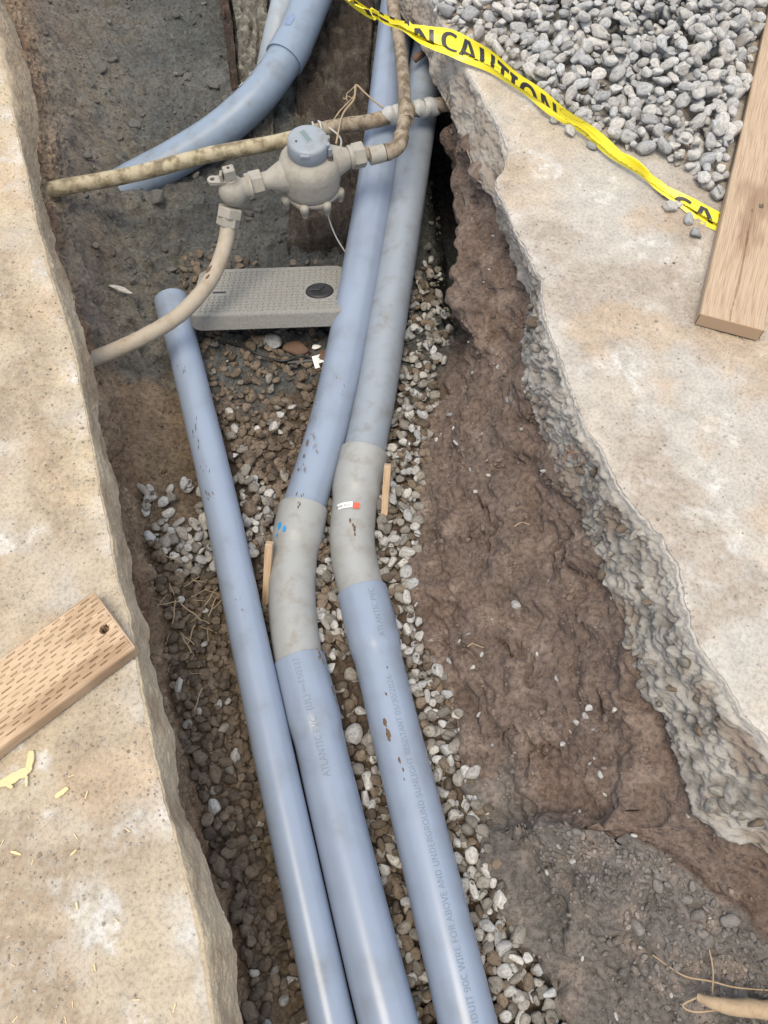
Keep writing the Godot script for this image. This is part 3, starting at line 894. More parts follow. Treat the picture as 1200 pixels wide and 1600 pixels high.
func build_pavements() -> void:
	for side in [-1, 1]:
		var zs := row_list()
		var rows := zs.size()
		var xs := PackedFloat32Array([40.0, 10.0, 3.5, 2.2, 1.5, 1.15])
		var fine_n := 150
		var span := 0.95 if side > 0 else 0.80
		for j in fine_n:
			xs.append(span * (1.0 - float(j) / fine_n))
		xs.append_array(PackedFloat32Array([0.0022, 0.0008, 0.0]))
		var top_n := xs.size()
		var face_n := 70
		var under_n := 4
		var cols := top_n + face_n + under_n
		var v := PackedVector3Array()
		v.resize(rows * cols)
		var col := PackedColorArray()
		col.resize(rows * cols)
		for r in rows:
			var z := zs[r]
			var coarse := z < -3.2 or z > 0.7
			var e := at_z(RIGHT_TOP if side > 0 else LEFT_TOP, z)
			var b := at_z(RIGHT_BOTTOM if side > 0 else LEFT_BOTTOM, z)
			var by := value_z(RIGHT_BOTTOM_Y, z) if side > 0 else -0.11
			if not coarse:
				e += edge_jag(z, z < -1.4) * (1.0 if side > 0 else 0.35)
			if side < 0:
				# the left slab was formed against a board: a straight arris with crumbled concrete below it
				b = maxf(b, e + 0.004) + (0.0 if coarse else 0.010 * fbm(Vector3(z, 4, 4), 6.0))
			else:
				b = minf(b, e + 0.02)
			for c in cols:
				var p := Vector3.ZERO
				var tf := 0.0
				if c < top_n:
					p = Vector3(e + side * xs[c], 0.0, z)
				elif c < top_n + face_n:
					tf = float(c - top_n - 2) / (face_n - 3) if c > top_n + 2 else 0.006 * (c - top_n + 1)
					var x := 0.0
					if side > 0:
						x = lerpf(e, b, smoothstep(0.1, 1.0, tf) * 0.5 + 0.5 * tf)
					else:
						x = lerpf(e, b, sqrt(tf))
					p = Vector3(x - side * 0.0025 * (1.0 if tf > 0.02 else 0.0), by * tf - 0.0015, z)
				else:
					tf = float(c - top_n - face_n + 1) / under_n
					p = Vector3(b + side * 0.5 * tf, by + 0.002 * tf, z)
				var i := r * cols + c
				v[i] = p
		var n := grid_normals(v, rows, cols, 1.0 if side > 0 else -1.0)
		var out := PackedVector3Array()
		out.resize(v.size())
		var warm := Color(0.41, 0.35, 0.27) if side < 0 else Color(0.405, 0.375, 0.338)
		var sand := Color(0.45, 0.37, 0.262) if side < 0 else Color(0.43, 0.375, 0.31)
		var dirt := Color(0.30, 0.235, 0.17) if side < 0 else Color(0.32, 0.27, 0.225)
		var pale := Color(0.54, 0.525, 0.50)
		var cool := Color(0.42, 0.40, 0.37)
		for r in rows:
			var z := zs[r]
			var coarse := z < -3.2 or z > 0.7
			var rubble_z := smoothstep(-1.36, -1.2, z)
			for c in cols:
				var i := r * cols + c
				var p := v[i]
				var q := p
				var cc := warm
				if c < top_n:
					var near_edge := 1.0 - smoothstep(0.0, 0.05, xs[c])
					if not coarse and xs[c] < 0.96:
						var crust := smoothstep(0.02, 0.30, fbm(p + Vector3(5, 0, 2), 2.6))
						if side < 0:
							crust = smoothstep(0.02, 0.30, fbm(p + Vector3(5, 0, 2), 2.6) + 0.34 * smoothstep(-0.32, 0.0, z))
							crust *= 1.0 - smoothstep(0.10, 0.02, xs[c]) * 0.8
						var a3 := fbm(p, 55.0)
						var bump := 0.0022 * fbm(p, 5.0) + 0.0007 * a3 + crust * (0.0045 * a3 + 0.0025 * fbm(p, 22.0) + 0.0015)
						# flaked scabs of dried mud and the cracks between them
						var flake := cn(p + Vector3(0.01 * fbm(p, 12.0), 0, 0.01 * fbm(p + Vector3(7, 7, 7), 12.0)), 10.0)
						var scab := smoothstep(0.15, 0.45, fbm(p + Vector3(1, 0, 8), 3.4))
						bump -= scab * 0.006 * smoothstep(-0.40, -0.22, flake)
						# hairline cracks that wander across the slab
						var hair := absf(fbm(p + Vector3(11, 0, 3), 1.3))
						bump -= 0.004 * smoothstep(0.007, 0.002, hair) * smoothstep(-0.05, 0.1, fbm(p + Vector3(0, 5, 0), 2.0))
						if xs[c] < 0.004:
							bump -= 0.0015
						q.y += bump
						var t1 := fbm(p + Vector3(3, 0, 3), 2.0)
						var t2 := fbm(p + Vector3(8, 0, 1), 7.0)
						cc = mixc(warm, sand, smoothstep(-0.1, 0.35, t1))
						cc = mixc(cc, cool, smoothstep(0.05, 0.45, -t1 + 0.4 * t2) * 0.6)
						cc = mixc(cc, dirt, crust * (0.45 + 0.5 * smoothstep(-0.2, 0.3, a3)))
						cc = mixc(cc, pale, smoothstep(0.20, 0.38, t2) * (0.75 - 0.4 * crust) * smoothstep(-0.1, 0.2, fbm(p, 30.0)))
						cc = mixc(cc, Color(0.42, 0.32, 0.225), smoothstep(0.18, 0.42, fbm(p + Vector3(2, 0, 6), 3.0)) * 0.55)
						cc = mixc(cc, pale, near_edge * 0.35 * smoothstep(-0.2, 0.2, t2))
						cc = cc * (1.0 + 0.20 * fbm(p, 18.0))
				else:
					var tf := minf(1.0, float(c - top_n) / (face_n - 1))
					var inside := c >= top_n + face_n
					var lip := 1.0 - smoothstep(0.12, 0.24, tf)
					var rough := (1.0 - lip) * (1.0 if side > 0 else 0.5)
					var d := 0.0
					if not coarse and not inside:
						var a2 := fbm(p, 20.0)
						var cell := -cn(p, 42.0) - 0.35
						var cell2 := -cn(p + Vector3(2, 5, 1), 95.0) - 0.4
						var rr := rough * (rubble_z if side > 0 else 0.15)
						d = 0.009 * a2 * (0.25 + rough) + 0.012 * fbm(p, 8.0) * rough + rr * (0.016 * cell + 0.008 * cell2 + 0.007 * fbm(p, 60.0)) + 0.003 * fbm(p, 70.0)
						d *= smoothstep(0.0, 0.06, tf) * (1.0 if side > 0 else 0.6)
						q += n[i] * d
						var t2 := fbm(p + Vector3(4, 4, 1), 9.0)
						if side > 0:
							var smooth_c := mixc(Color(0.33, 0.305, 0.275), Color(0.24, 0.20, 0.165), 0.5 + t2)
							var rub_c := mixc(Color(0.34, 0.318, 0.288), Color(0.165, 0.153, 0.138), 0.5 + 2.0 * t2)
							rub_c = mixc(rub_c, Color(0.33, 0.32, 0.305), smoothstep(0.05, 0.3, cell) * 0.5)
							rub_c = mixc(rub_c, Color(0.20, 0.15, 0.115), smoothstep(0.1, 0.4, fbm(p, 6.0)) * 0.7)
							cc = mixc(smooth_c, rub_c, rubble_z)
							cc = mixc(cc, Color(0.46, 0.43, 0.385), lip)
						else:
							cc = mixc(Color(0.45, 0.37, 0.265), Color(0.30, 0.225, 0.15), 0.45 + 1.3 * t2 - 0.5 * lip)
							var deep := smoothstep(-1.25, -1.55, z) * smoothstep(0.15, 0.4, tf)
							cc = mixc(cc, Color(0.33, 0.255, 0.175), deep * 0.7)
					else:
						cc = Color(0.30, 0.28, 0.25)
				out[i] = q
				cc.a = 1.0
				col[i] = cc
		n = grid_normals(out, rows, cols, 1.0 if side > 0 else -1.0)
		var o := part("pavement", mesh_of(out, n, grid_index(rows, cols, side > 0), col), M.concrete, self)
		if side < 0:
			tag(o, "dusty tan concrete pavement with a straight formed edge beside the trench", "pavement", "", "structure")
		else:
			tag(o, "grey concrete pavement with a jagged broken edge and rubble face over the clay wall", "pavement", "", "structure")
		# stones standing out of the broken face
		if side > 0:
			for j in 260:
				var r := rng.randi_range(0, rows - 1)
				var z := zs[r]
				if z < -1.3 or z > 0.15:
					continue
				var c := top_n + rng.randi_range(18, face_n - 2)
				var i := r * cols + c
				var size := rng.randf_range(0.012, 0.034)
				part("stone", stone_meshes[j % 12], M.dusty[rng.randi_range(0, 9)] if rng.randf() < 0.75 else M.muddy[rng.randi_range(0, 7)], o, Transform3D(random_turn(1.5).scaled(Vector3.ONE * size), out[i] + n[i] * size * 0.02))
		# loose grit lying on the slab
		var mm := MultiMesh.new()
		mm.transform_format = MultiMesh.TRANSFORM_3D
		mm.use_colors = true
		mm.mesh = stone_meshes[3]
		var spots: Array = []
		for j in (14000 if side < 0 else 8000):
			var r := rng.randi_range(40, rows - 40)
			var c := rng.randi_range(8, top_n - 2)
			var p := out[r * cols + c] + Vector3(rng.randf_range(-0.003, 0.003), 0, rng.randf_range(-0.003, 0.003))
			var keep := smoothstep(-0.15, 0.35, fbm(p + Vector3(5, 0, 2), 2.6) + (0.30 * smoothstep(-0.32, 0.0, p.z) if side < 0 else 0.0)) + 0.06
			if rng.randf() > keep or p.z < -2.6:
				continue
			spots.append(p)
		mm.instance_count = spots.size()
		for j in spots.size():
			var size := rng.randf_range(0.0016, 0.0048) * (1.0 if rng.randf() < 0.95 else 1.8)
			mm.set_instance_transform(j, Transform3D(random_turn(1.0).scaled(Vector3.ONE * size), spots[j] + Vector3(0, size * 0.15, 0)))
			var tone := mixc(dirt, pale, pow(rng.randf(), 1.8)) * rng.randf_range(0.7, 1.1)
			tone.a = 1.0
			mm.set_instance_color(j, tone)
		var g := MultiMeshInstance3D.new()
		g.name = "grit"
		g.multimesh = mm
		g.material_override = M.stone
		o.add_child(g, true)
		g.set_meta("kind", "stuff")

# ------------------------------------------------------------------ conduits
func steps(list: Array) -> Callable:
	# radius along the length: [length, radius] pairs joined by short slopes
	return func(s: float) -> float:
		if s <= list[0][0]:
			return list[0][1]
		for i in list.size() - 1:
			if s <= list[i + 1][0]:
				var t: float = (s - list[i][0]) / maxf(list[i + 1][0] - list[i][0], 0.0001)
				return lerpf(list[i][1], list[i + 1][1], smoothstep(0.0, 1.0, t))
		return list[list.size() - 1][1]

func length_of(p: PackedVector3Array) -> float:
	var s := 0.0
	for i in p.size() - 1:
		s += p[i].distance_to(p[i + 1])
	return s

# writing that runs along a pipe; it starts back metres from the belled end and reads towards it; angle from the top of the pipe to the right
func pipe_text(words: String, size: float, path: PackedVector3Array, bell: float, back: float, angle: float, parent: Node) -> void:
	var arc := PackedFloat32Array([0.0])
	for i in path.size() - 1:
		arc.append(arc[i] + path[i].distance_to(path[i + 1]))
	var put := func(x: float, y: float) -> Vector3:
		# x runs along the pipe, y goes round it to the left
		var s: float = maxf(back - x, 0.0)
		var i := 0
		while i < path.size() - 2 and arc[i + 1] < s: i += 1
		var c := path[i].lerp(path[i + 1], (s - arc[i]) / (arc[i + 1] - arc[i]))
		var d := (path[i] - path[i + 1]).normalized()
		var side := d.cross(Vector3.UP).normalized()
		var up := side.cross(d)
		var radius := lerpf(0.0635, 0.057, smoothstep(bell, bell + 0.06, s))
		var ang := angle - y / radius
		return c + (up * cos(ang) + side * sin(ang)) * (radius + 0.0005)
	var o := part("lettering", lettering(words, size, "Droid Sans", false, put, 0.008), M.print, parent)
	o.set_meta("label", "faint grey printed lettering reading " + words.substr(0, 28).strip_edges())

func mud_spots(a: Vector3, b: Vector3, radius: float, list: Array, parent: Node) -> void:
	var d := (b - a).normalized()
	var side := d.cross(Vector3.UP).normalized()
	var up := side.cross(d)
	for it in list:
		var along: float = it[0]
		var ang: float = it[1]
		var sz: float = it[2]
		var st := SurfaceTool.new()
		st.begin(Mesh.PRIMITIVE_TRIANGLES)
		var n := 14
		var ring: Array = []
		var inner: Array = []
		for k in n:
			var q := TAU * k / n
			var rr := sz * (0.55 + 0.45 * rng.randf())
			var dx := cos(q) * rr * 2.0
			var dy := sin(q) * rr * 0.7
			ring.append(a + d * (along + dx) + (up * cos(ang + dy / radius) + side * sin(ang + dy / radius)) * (radius - 0.0005))
			inner.append(a + d * (along + dx * 0.5) + (up * cos(ang + dy * 0.5 / radius) + side * sin(ang + dy * 0.5 / radius)) * (radius + 0.0022))
		var mid := a + d * along + (up * cos(ang) + side * sin(ang)) * (radius + 0.003)
		for k in n:
			var k2 := (k + 1) % n
			for p in [ring[k], ring[k2], inner[k], ring[k2], inner[k2], inner[k], inner[k], inner[k2], mid]:
				st.add_vertex(p)
		st.generate_normals()
		part("mud_spot", st.commit(), M.mud, parent)

func build_conduits() -> void:
	# the slimmer pipe with its belled end
	var t := thing("conduit", "slim blue grey plastic conduit lying alone with its belled end near the meter box lid", "conduit", Vector3.ZERO, "plastic conduits in the trench")
	var p := smooth_path(SMALL_CONDUIT, 0.02)
	var r0 := 0.0445
	part("pipe", tube(p, steps([[0.0, 0.0505], [0.10, 0.0505], [0.15, r0], [9.0, r0]]), 48, false, true), M.blue_pvc, t)
	part("bore", tube(p.slice(0, 5), steps([[0.0, 0.0465], [9.0, 0.0465]]), 32, false, true), M.dark, t)
	part("rim", ring_mesh(p[0], (p[1] - p[0]).normalized(), 0.0464, 0.0506), M.blue_pvc, t)
	var a: Vector3 = SMALL_CONDUIT[0]
	var b: Vector3 = SMALL_CONDUIT[4]
	scuffs(a, b, r0, [[0.28, 0.15, 0.03], [0.47, 0.1, 0.035], [0.52, 0.12, 0.03], [0.62, 0.15, 0.03], [0.68, 0.13, 0.03], [0.18, -0.25, 0.014], [1.0, -0.2, 0.01]], t)

	for which in 2:
		var far: Array = MIDDLE_FAR if which == 0 else RIGHT_FAR
		var bend: Array = MIDDLE_BEND if which == 0 else RIGHT_BEND
		var near: Array = MIDDLE_NEAR if which == 0 else RIGHT_NEAR
		var label := "blue grey conduit between two others, its grey bend dabbed with blue paint" if which == 0 else "blue grey conduit next to the gravel strip, its grey bend carrying a white sticker"
		t = thing("conduit", label, "conduit", Vector3.ZERO, "plastic conduits in the trench")
		var R := 0.057
		var pf := smooth_path(far, 0.03)
		var fp := part("far_pipe", tube(pf, steps([[0.0, R], [9.0, R]]), 56, true, true), M.blue_pvc if which == 0 else M.far_pvc, t)
		fp.set_meta("label", "long straight length beyond the bend")
		# the bend: a socket that swallows the far pipe, then a sweep whose plain end enters the near pipe
		var pb := smooth_path(bend, 0.008)
		var lb := length_of(pb)
		var sock := 0.115 if which == 0 else 0.14
		var bd := part("bend", tube(pb, steps([[0.0, 0.0655], [sock - 0.03, 0.0655], [sock + 0.012, 0.0588], [lb, 0.0580]]), 56, false, true), M.bend_pvc, t)
		bd.set_meta("label", "dull grey factory bend with a wider socket")
		part("rim", ring_mesh(pb[0], (pb[1] - pb[0]).normalized(), 0.0565, 0.0656), M.bend_pvc, bd)
		var pn := smooth_path(near, 0.02)
		var bell := 0.14 if which == 0 else 0.13
		var np := part("near_pipe", tube(pn, steps([[0.0, 0.0635], [bell, 0.0635], [bell + 0.06, R], [9.0, R]]), 56, false, true), M.blue_pvc, t)
		np.set_meta("label", "straight length with a belled end and printed lettering")
		part("rim", ring_mesh(pn[0], (pn[1] - pn[0]).normalized(), 0.0575, 0.0636), M.blue_pvc, np)
		var na: Vector3 = near[near.size() - 1]
		var nb: Vector3 = near[0]
		var ln := na.distance_to(nb)
		if which == 0:
			pipe_text("ATLANTIC PVC", 0.0150, pn, bell, 0.290, 0.02, t)
			pipe_text("(UL)", 0.0150, pn, bell, 0.140, -0.02, t)
			pipe_text("LISTED", 0.0050, pn, bell, 0.098, -0.04, t)
			pipe_text("E50337", 0.0135, pn, bell, 0.074, -0.06, t)
			mud_spots(nb, na, 0.0625, [[0.012, -0.95, 0.010], [0.03, -1.05, 0.008], [0.10, -1.2, 0.014], [0.125, -1.25, 0.012], [0.02, -0.85, 0.004]], t)
			scuffs(far[4], far[8], R, [[0.55, 0.5, 0.03], [0.6, 0.1, 0.03], [0.64, -0.3, 0.04], [0.70, 0.35, 0.03], [0.5, 0.4, 0.02], [0.78, 0.1, 0.025], [0.45, -0.5, 0.02], [0.82, 0.5, 0.02]], t)
			mud_spots(far[6], far[8], R, [[0.22, 0.55, 0.006], [0.26, 0.50, 0.004], [0.30, 0.6, 0.003]], t)
			mud_spots(bend[0], bend[2], 0.0655, [[0.02, 0.0, 0.004], [0.028, 0.05, 0.003], [0.015, 0.08, 0.002]], t)
			dab(bend[0], bend[2], 0.0668, [[0.078, -0.74, 0.010], [0.090, -0.46, 0.008], [0.104, -0.80, 0.004]], M.blue_paint, "paint_dab", bd)
		else:
			pipe_text("SCH 40 CONDUIT 90C WIRE FOR ABOVE AND UNDERGROUND SUNLIGHT RESISTANT 05/30/2024-", 0.0130, pn, bell, 1.02, 0.20, t)
			pipe_text("ATLANTIC PVC", 0.0140, pn, bell, 0.145, 0.30, t)
			mud_spots(nb, na, R, [[0.34, 0.42, 0.008], [0.37, 0.40, 0.010], [0.43, 0.2, 0.007], [0.45, 0.15, 0.006], [0.47, 0.2, 0.006], [0.56, 0.3, 0.012], [0.58, 0.2, 0.005], [0.86, -0.1, 0.008], [0.64, 0.5, 0.004], [0.70, -0.4, 0.003], [0.76, 0.3, 0.006], [0.80, 0.25, 0.004], [0.28, 0.1, 0.003], [0.22, -0.2, 0.002], [0.9, 0.35, 0.005]], t)
			mud_spots(bend[2], bend[4], 0.0585, [[-0.005, 0.05, 0.005], [0.01, -0.05, 0.004], [0.02, -0.1, 0.006], [0.035, -0.08, 0.004]], t)
			sticker(bend[1], bend[3], 0.0612, bd)
	# the curved conduit at the far end, with a collar
	t = thing("conduit", "scuffed blue conduit curving down into the grey dirt behind the yellow pipe", "conduit", Vector3.ZERO, "plastic conduits in the trench")
	var pc := smooth_path(FAR_CONDUIT, 0.02)
	part("pipe", tube(pc, steps([[0.0, 0.0620], [0.40, 0.0620], [0.44, 0.0580], [9.0, 0.0580]]), 48, true, true), M.curved_pvc, t)
	var col_at := 0
	for i in pc.size():
		if length_of(pc.slice(0, i + 1)) < 0.42: col_at = i
	var pd := pc.slice(maxi(col_at - 3, 0), col_at + 2)
	part("collar", tube(pd, steps([[0.0, 0.0645], [9.0, 0.0645]]), 40, true, true), M.curved_pvc, t)
	# smears of primer and dried paste, each laid on the short stretch of pipe it sits on
	for sm in [[-5, -0.2, 0.024, 0], [-3, 0.3, 0.020, 0], [4, -0.75, 0.012, 1], [7, -0.7, 0.010, 1], [10, -0.65, 0.013, 1], [12, -0.7, 0.009, 1]]:
		var k: int = clampi(col_at + sm[0], 0, pc.size() - 3)
		dab(pc[k], pc[k + 2], 0.0622 if sm[0] < 0 else 0.0592, [[0.01, sm[1], sm[2]]], M.bright_blue if sm[3] == 0 else M.pale_smear, "primer_smear" if sm[3] == 0 else "pale_smear", t)
	# a greyer pipe behind it
	t = thing("conduit", "dull grey conduit stub mostly hidden behind the scuffed curving blue one", "conduit", Vector3.ZERO, "plastic conduits in the trench")
	part("pipe", tube(smooth_path(GREY_CONDUIT, 0.02), steps([[0.0, 0.045], [9.0, 0.045]]), 32, true, true), M.dull_pvc, t)

func ring_mesh(at: Vector3, dir: Vector3, r_in: float, r_out: float) -> ArrayMesh:
	# a flat annulus rounded over its outer edge, facing against dir
	var b := aim(dir)
	var st := SurfaceTool.new()
	st.begin(Mesh.PRIMITIVE_TRIANGLES)
	var prof := [[r_in, 0.004], [r_in, 0.0], [r_out - 0.001, -0.0006], [r_out, 0.001]]
	for k in 48:
		var a0 := TAU * k / 48
		var a1 := TAU * (k + 1) / 48
		for i in prof.size() - 1:
			var q: Array = []
			for e in [[i, a0], [i, a1], [i + 1, a1], [i + 1, a0]]:
				var pr: Array = prof[e[0]]
				q.append(at + b * Vector3(pr[0] * cos(e[1]), pr[1], pr[0] * sin(e[1])))
			for w in [0, 1, 2, 0, 2, 3]:
				st.add_vertex(q[w])
	st.generate_normals()
	return st.commit()

# thin scratches and nicks filled with dirt: narrow slivers on the pipe
func scuffs(a: Vector3, b: Vector3, radius: float, list: Array, parent: Node) -> void:
	var d := (b - a).normalized()
	var side := d.cross(Vector3.UP).normalized()
	var up := side.cross(d)
	for it in list:
		for k in 4:
			var st := SurfaceTool.new()
			st.begin(Mesh.PRIMITIVE_TRIANGLES)
			var s0: float = it[0] + rng.randf_range(-0.02, 0.02)
			var ang: float = it[1] + rng.randf_range(-0.3, 0.3)
			var ln: float = it[2] * rng.randf_range(0.2, 0.7)
			var w := rng.randf_range(0.0007, 0.0014)
			var skew := rng.randf_range(-0.05, 0.05)
			var pt := func(s: float, an: float) -> Vector3:
				return a + d * s + (up * cos(an) + side * sin(an)) * (radius + 0.0005)
			var q := [pt.call(s0, ang), pt.call(s0 + ln * 0.5, ang + skew + w / radius), pt.call(s0 + ln, ang + skew * 2.0), pt.call(s0 + ln * 0.5, ang + skew - w / radius)]
			for w2 in [0, 1, 2, 0, 2, 3]:
				st.add_vertex(q[w2])
			st.generate_normals()
			part("scratch", st.commit(), M.dark_twig, parent)

func dab(a: Vector3, b: Vector3, radius: float, list: Array, mat: Material, called: String, parent: Node) -> void:
	var d := (b - a).normalized()
	var side := d.cross(Vector3.UP).normalized()
	var up := side.cross(d)
	for it in list:
		var st := SurfaceTool.new()
		st.begin(Mesh.PRIMITIVE_TRIANGLES)
		var n := 18
		var ring: Array = []
		for k in n:
			var q := TAU * k / n
			var rr: float = it[2] * (0.65 + 0.35 * rng.randf())
			var an: float = it[1] * -1.0 + sin(q) * rr * 0.8 / radius
			ring.append(a + d * (it[0] + cos(q) * rr * 1.2) + (up * cos(an) + side * sin(an)) * (radius + 0.0012))
		var mid: Vector3 = a + d * it[0] + (up * cos(-it[1]) + side * sin(-it[1])) * (radius + 0.0014)
		for k in n:
			for p in [mid, ring[k], ring[(k + 1) % n]]:
				st.add_vertex(p)
		st.generate_normals()
		part(called, st.commit(), mat, parent)

func sticker(a: Vector3, b: Vector3, radius: float, parent: Node) -> void:
	var d := (b - a).normalized()
	var side := d.cross(Vector3.UP).normalized()
	var up := side.cross(d)
	for half in 2:
		var st := SurfaceTool.new()
		st.begin(Mesh.PRIMITIVE_TRIANGLES)
		var a0 := 1.15 if half == 0 else 0.08
		var a1 := 0.1 if half == 0 else -0.2
		for k in 10:
			for w in [[0, 0], [0, 1], [1, 1], [0, 0], [1, 1], [1, 0]]:
				var t: float = (k + w[0]) / 10.0
				var an: float = lerpf(a0, a1, t)
				st.add_vertex(a + d * (0.075 + 0.016 * w[1] + (0.003 if half == 1 else 0.0)) + (up * cos(an) + side * sin(an)) * (radius + 0.001))
		st.generate_normals()
		part("sticker" if half == 0 else "sticker_badge", st.commit(), M.white if half == 0 else M.red, parent)
	var put := func(x: float, y: float) -> Vector3:
		var an := 1.0 - x / radius
		return a + d * (0.084 - y) + (up * cos(an) + side * sin(an)) * (radius + 0.0016)
	part("sticker_print", lettering("ELBOW 22.5", 0.006, "Droid Sans", true, put, 0.01), M.print, parent)

func build_yellow_pipe() -> void:
	var a: Vector3 = YELLOW_PIPE[0]
	var b: Vector3 = YELLOW_PIPE[3]
	var t := thing("gas_pipe", "thin flaking yellow steel pipe crossing the trench behind the water meter", "pipe")
	var lerp_path := func(f0: float, f1: float) -> PackedVector3Array:
		var out := PackedVector3Array()
		for i in 41:
			var q := a.lerp(b, lerpf(f0, f1, i / 40.0))
			out.append(q + Vector3(0, 0.004 * sin(i * 0.3), 0))
		return out
	var p1: PackedVector3Array = lerp_path.call(0.0, 0.62)
	var p2: PackedVector3Array = lerp_path.call(0.62, 1.0)
	var m := part("painted_pipe", tube(p1, steps([[0.0, 0.0215], [9.0, 0.0215]]), 28, true, true, 0.0012), M.yellow, t)
	m.set_meta("label", "length still showing yellow paint")
	m = part("bare_pipe", tube(p2, steps([[0.0, 0.0210], [9.0, 0.0210]]), 28, true, true, 0.002), M.dusty_pipe, t)
	m.set_meta("label", "bare brown length without paint")
	var p3: PackedVector3Array = lerp_path.call(0.865, 0.912)
	part("galvanised_band", tube(p3, steps([[0.0, 0.0245], [9.0, 0.0245]]), 28, true, true, 0.001), M.galvanised, t)
	var p4: PackedVector3Array = lerp_path.call(0.80, 0.835)
	part("galvanised_band", tube(p4, steps([[0.0, 0.0245], [9.0, 0.0245]]), 28, true, true, 0.001), M.galvanised, t)
	# a wire twisted round the pipe, with a loose loop
	var c: Vector3 = a.lerp(b, 0.645)
	var d := (b - a).normalized()
	var side := d.cross(Vector3.UP).normalized()
	var pts: Array = []
	for i in 15:
		var q := i * 0.6
		pts.append(c + d * (0.002 * i - 0.02) + (side * cos(q) + Vector3.UP * sin(q)) * (0.027 + 0.002 * sin(i * 1.7)))
	for q in [Vector3(0.06, 0.01, 0.03), Vector3(0.065, -0.005, 0.06), Vector3(0.05, -0.02, 0.085), Vector3(0.02, -0.03, 0.09)]:
		pts.append(c + q)
	part("tie_wire", tube(smooth_path(pts, 0.006), steps([[0.0, 0.003], [9.0, 0.003]]), 8), M.galvanised, t)

func build_timbers() -> void:
	# old dark boards lying along the rising end of the trench
	var specs := [
		[TIMBER[0], TIMBER[1], TIMBER[2], TIMBER[3], 0.07, Color(0.052, 0.041, 0.033), "wide rotten dark timber lying beside the conduits at the far end"],
		[Vector3(-0.45, -0.385, -2.20), Vector3(-0.36, -0.385, -2.20), Vector3(-0.55, -0.25, -2.95), Vector3(-0.42, -0.25, -2.95), 0.06, Color(0.15, 0.145, 0.125), "weathered grey timber with one reddish edge, crossed by the scuffed conduit"],
		[Vector3(-0.50, -0.40, -2.32), Vector3(-0.475, -0.40, -2.32), Vector3(-0.60, -0.24, -2.95), Vector3(-0.565, -0.24, -2.95), 0.09, Color(0.05, 0.032, 0.024), "narrow dark timber edge standing against the grey dirt"],
	]
	for sp in specs:
		var rows := 120
		var cols := 46
		var v := PackedVector3Array()
		var col := PackedColorArray()
		var dark: Color = sp[5]
		for r in rows:
			var t := float(r) / (rows - 1)
			var l: Vector3 = sp[0].lerp(sp[2], t)
			var rr: Vector3 = sp[1].lerp(sp[3], t)
			for c in cols:
				var u := float(c) / (cols - 1)
				var p := Vector3.ZERO
				if u < 0.14:
					p = l + Vector3(0, -sp[4] * (1.0 - u / 0.14), 0)
				elif u > 0.86:
					p = rr + Vector3(0, -sp[4] * (u - 0.86) / 0.14, 0)
				else:
					p = l.lerp(rr, (u - 0.14) / 0.72)
				if r < 7:
					p.y -= sp[4] * smoothstep(0.0, 1.0, 1.0 - (r + 3.0 * fbm(Vector3(u * 9.0, 1, 2), 1.0)) / 7.0)
				# grain runs along the board; splits open in places
				var g := fbm(Vector3(p.x * 60.0, p.y * 60.0, p.z * 5.0), 1.0)
				var g2 := fbm(p, 25.0)
				var split := smoothstep(0.55, 0.9, rn(Vector3(p.x * 16.0, p.y * 16.0, p.z * 1.2), 1.0))
				if r > 0 and r < rows - 1:
					p += Vector3(0.008 * fbm(p + Vector3(3, 3, 3), 7.0), 0.009 * g + 0.011 * g2 + 0.014 * fbm(p, 6.0) - 0.022 * split, 0)
				v.append(p)
				var cc := mixc(dark, dark * 2.1, smoothstep(0.0, 0.5, g2 + 0.3 * g))
				cc = mixc(cc, Color(0.15, 0.135, 0.115), smoothstep(0.12, 0.45, fbm(p, 9.0)) * 0.7)
				cc.a = 1.0
				col.append(cc)
		var n := grid_normals(v, rows, cols, -1.0)
		for i in n.size():
			if n[i].y < 0.0: n[i] = -n[i]
		var o := part("old_timber", mesh_of(v, n, oriented(v, n, grid_index(rows, cols, false)), col), M.timber, self)
		tag(o, sp[6], "timber")

# ------------------------------------------------------------------ water meter and its fittings
func hex_nut(r: float, h: float) -> ArrayMesh:
	return lathe([Vector2(0, -h / 2), Vector2(r * 0.93, -h / 2), Vector2(r, -h / 2 + 0.003), Vector2(r, h / 2 - 0.003), Vector2(r * 0.93, h / 2), Vector2(0, h / 2)], 6, true)

func flow_dir() -> Vector3:
	var d: Vector3 = ELBOW[0] - VALVE[0]
	return Vector3(d.x, 0, d.z).normalized()

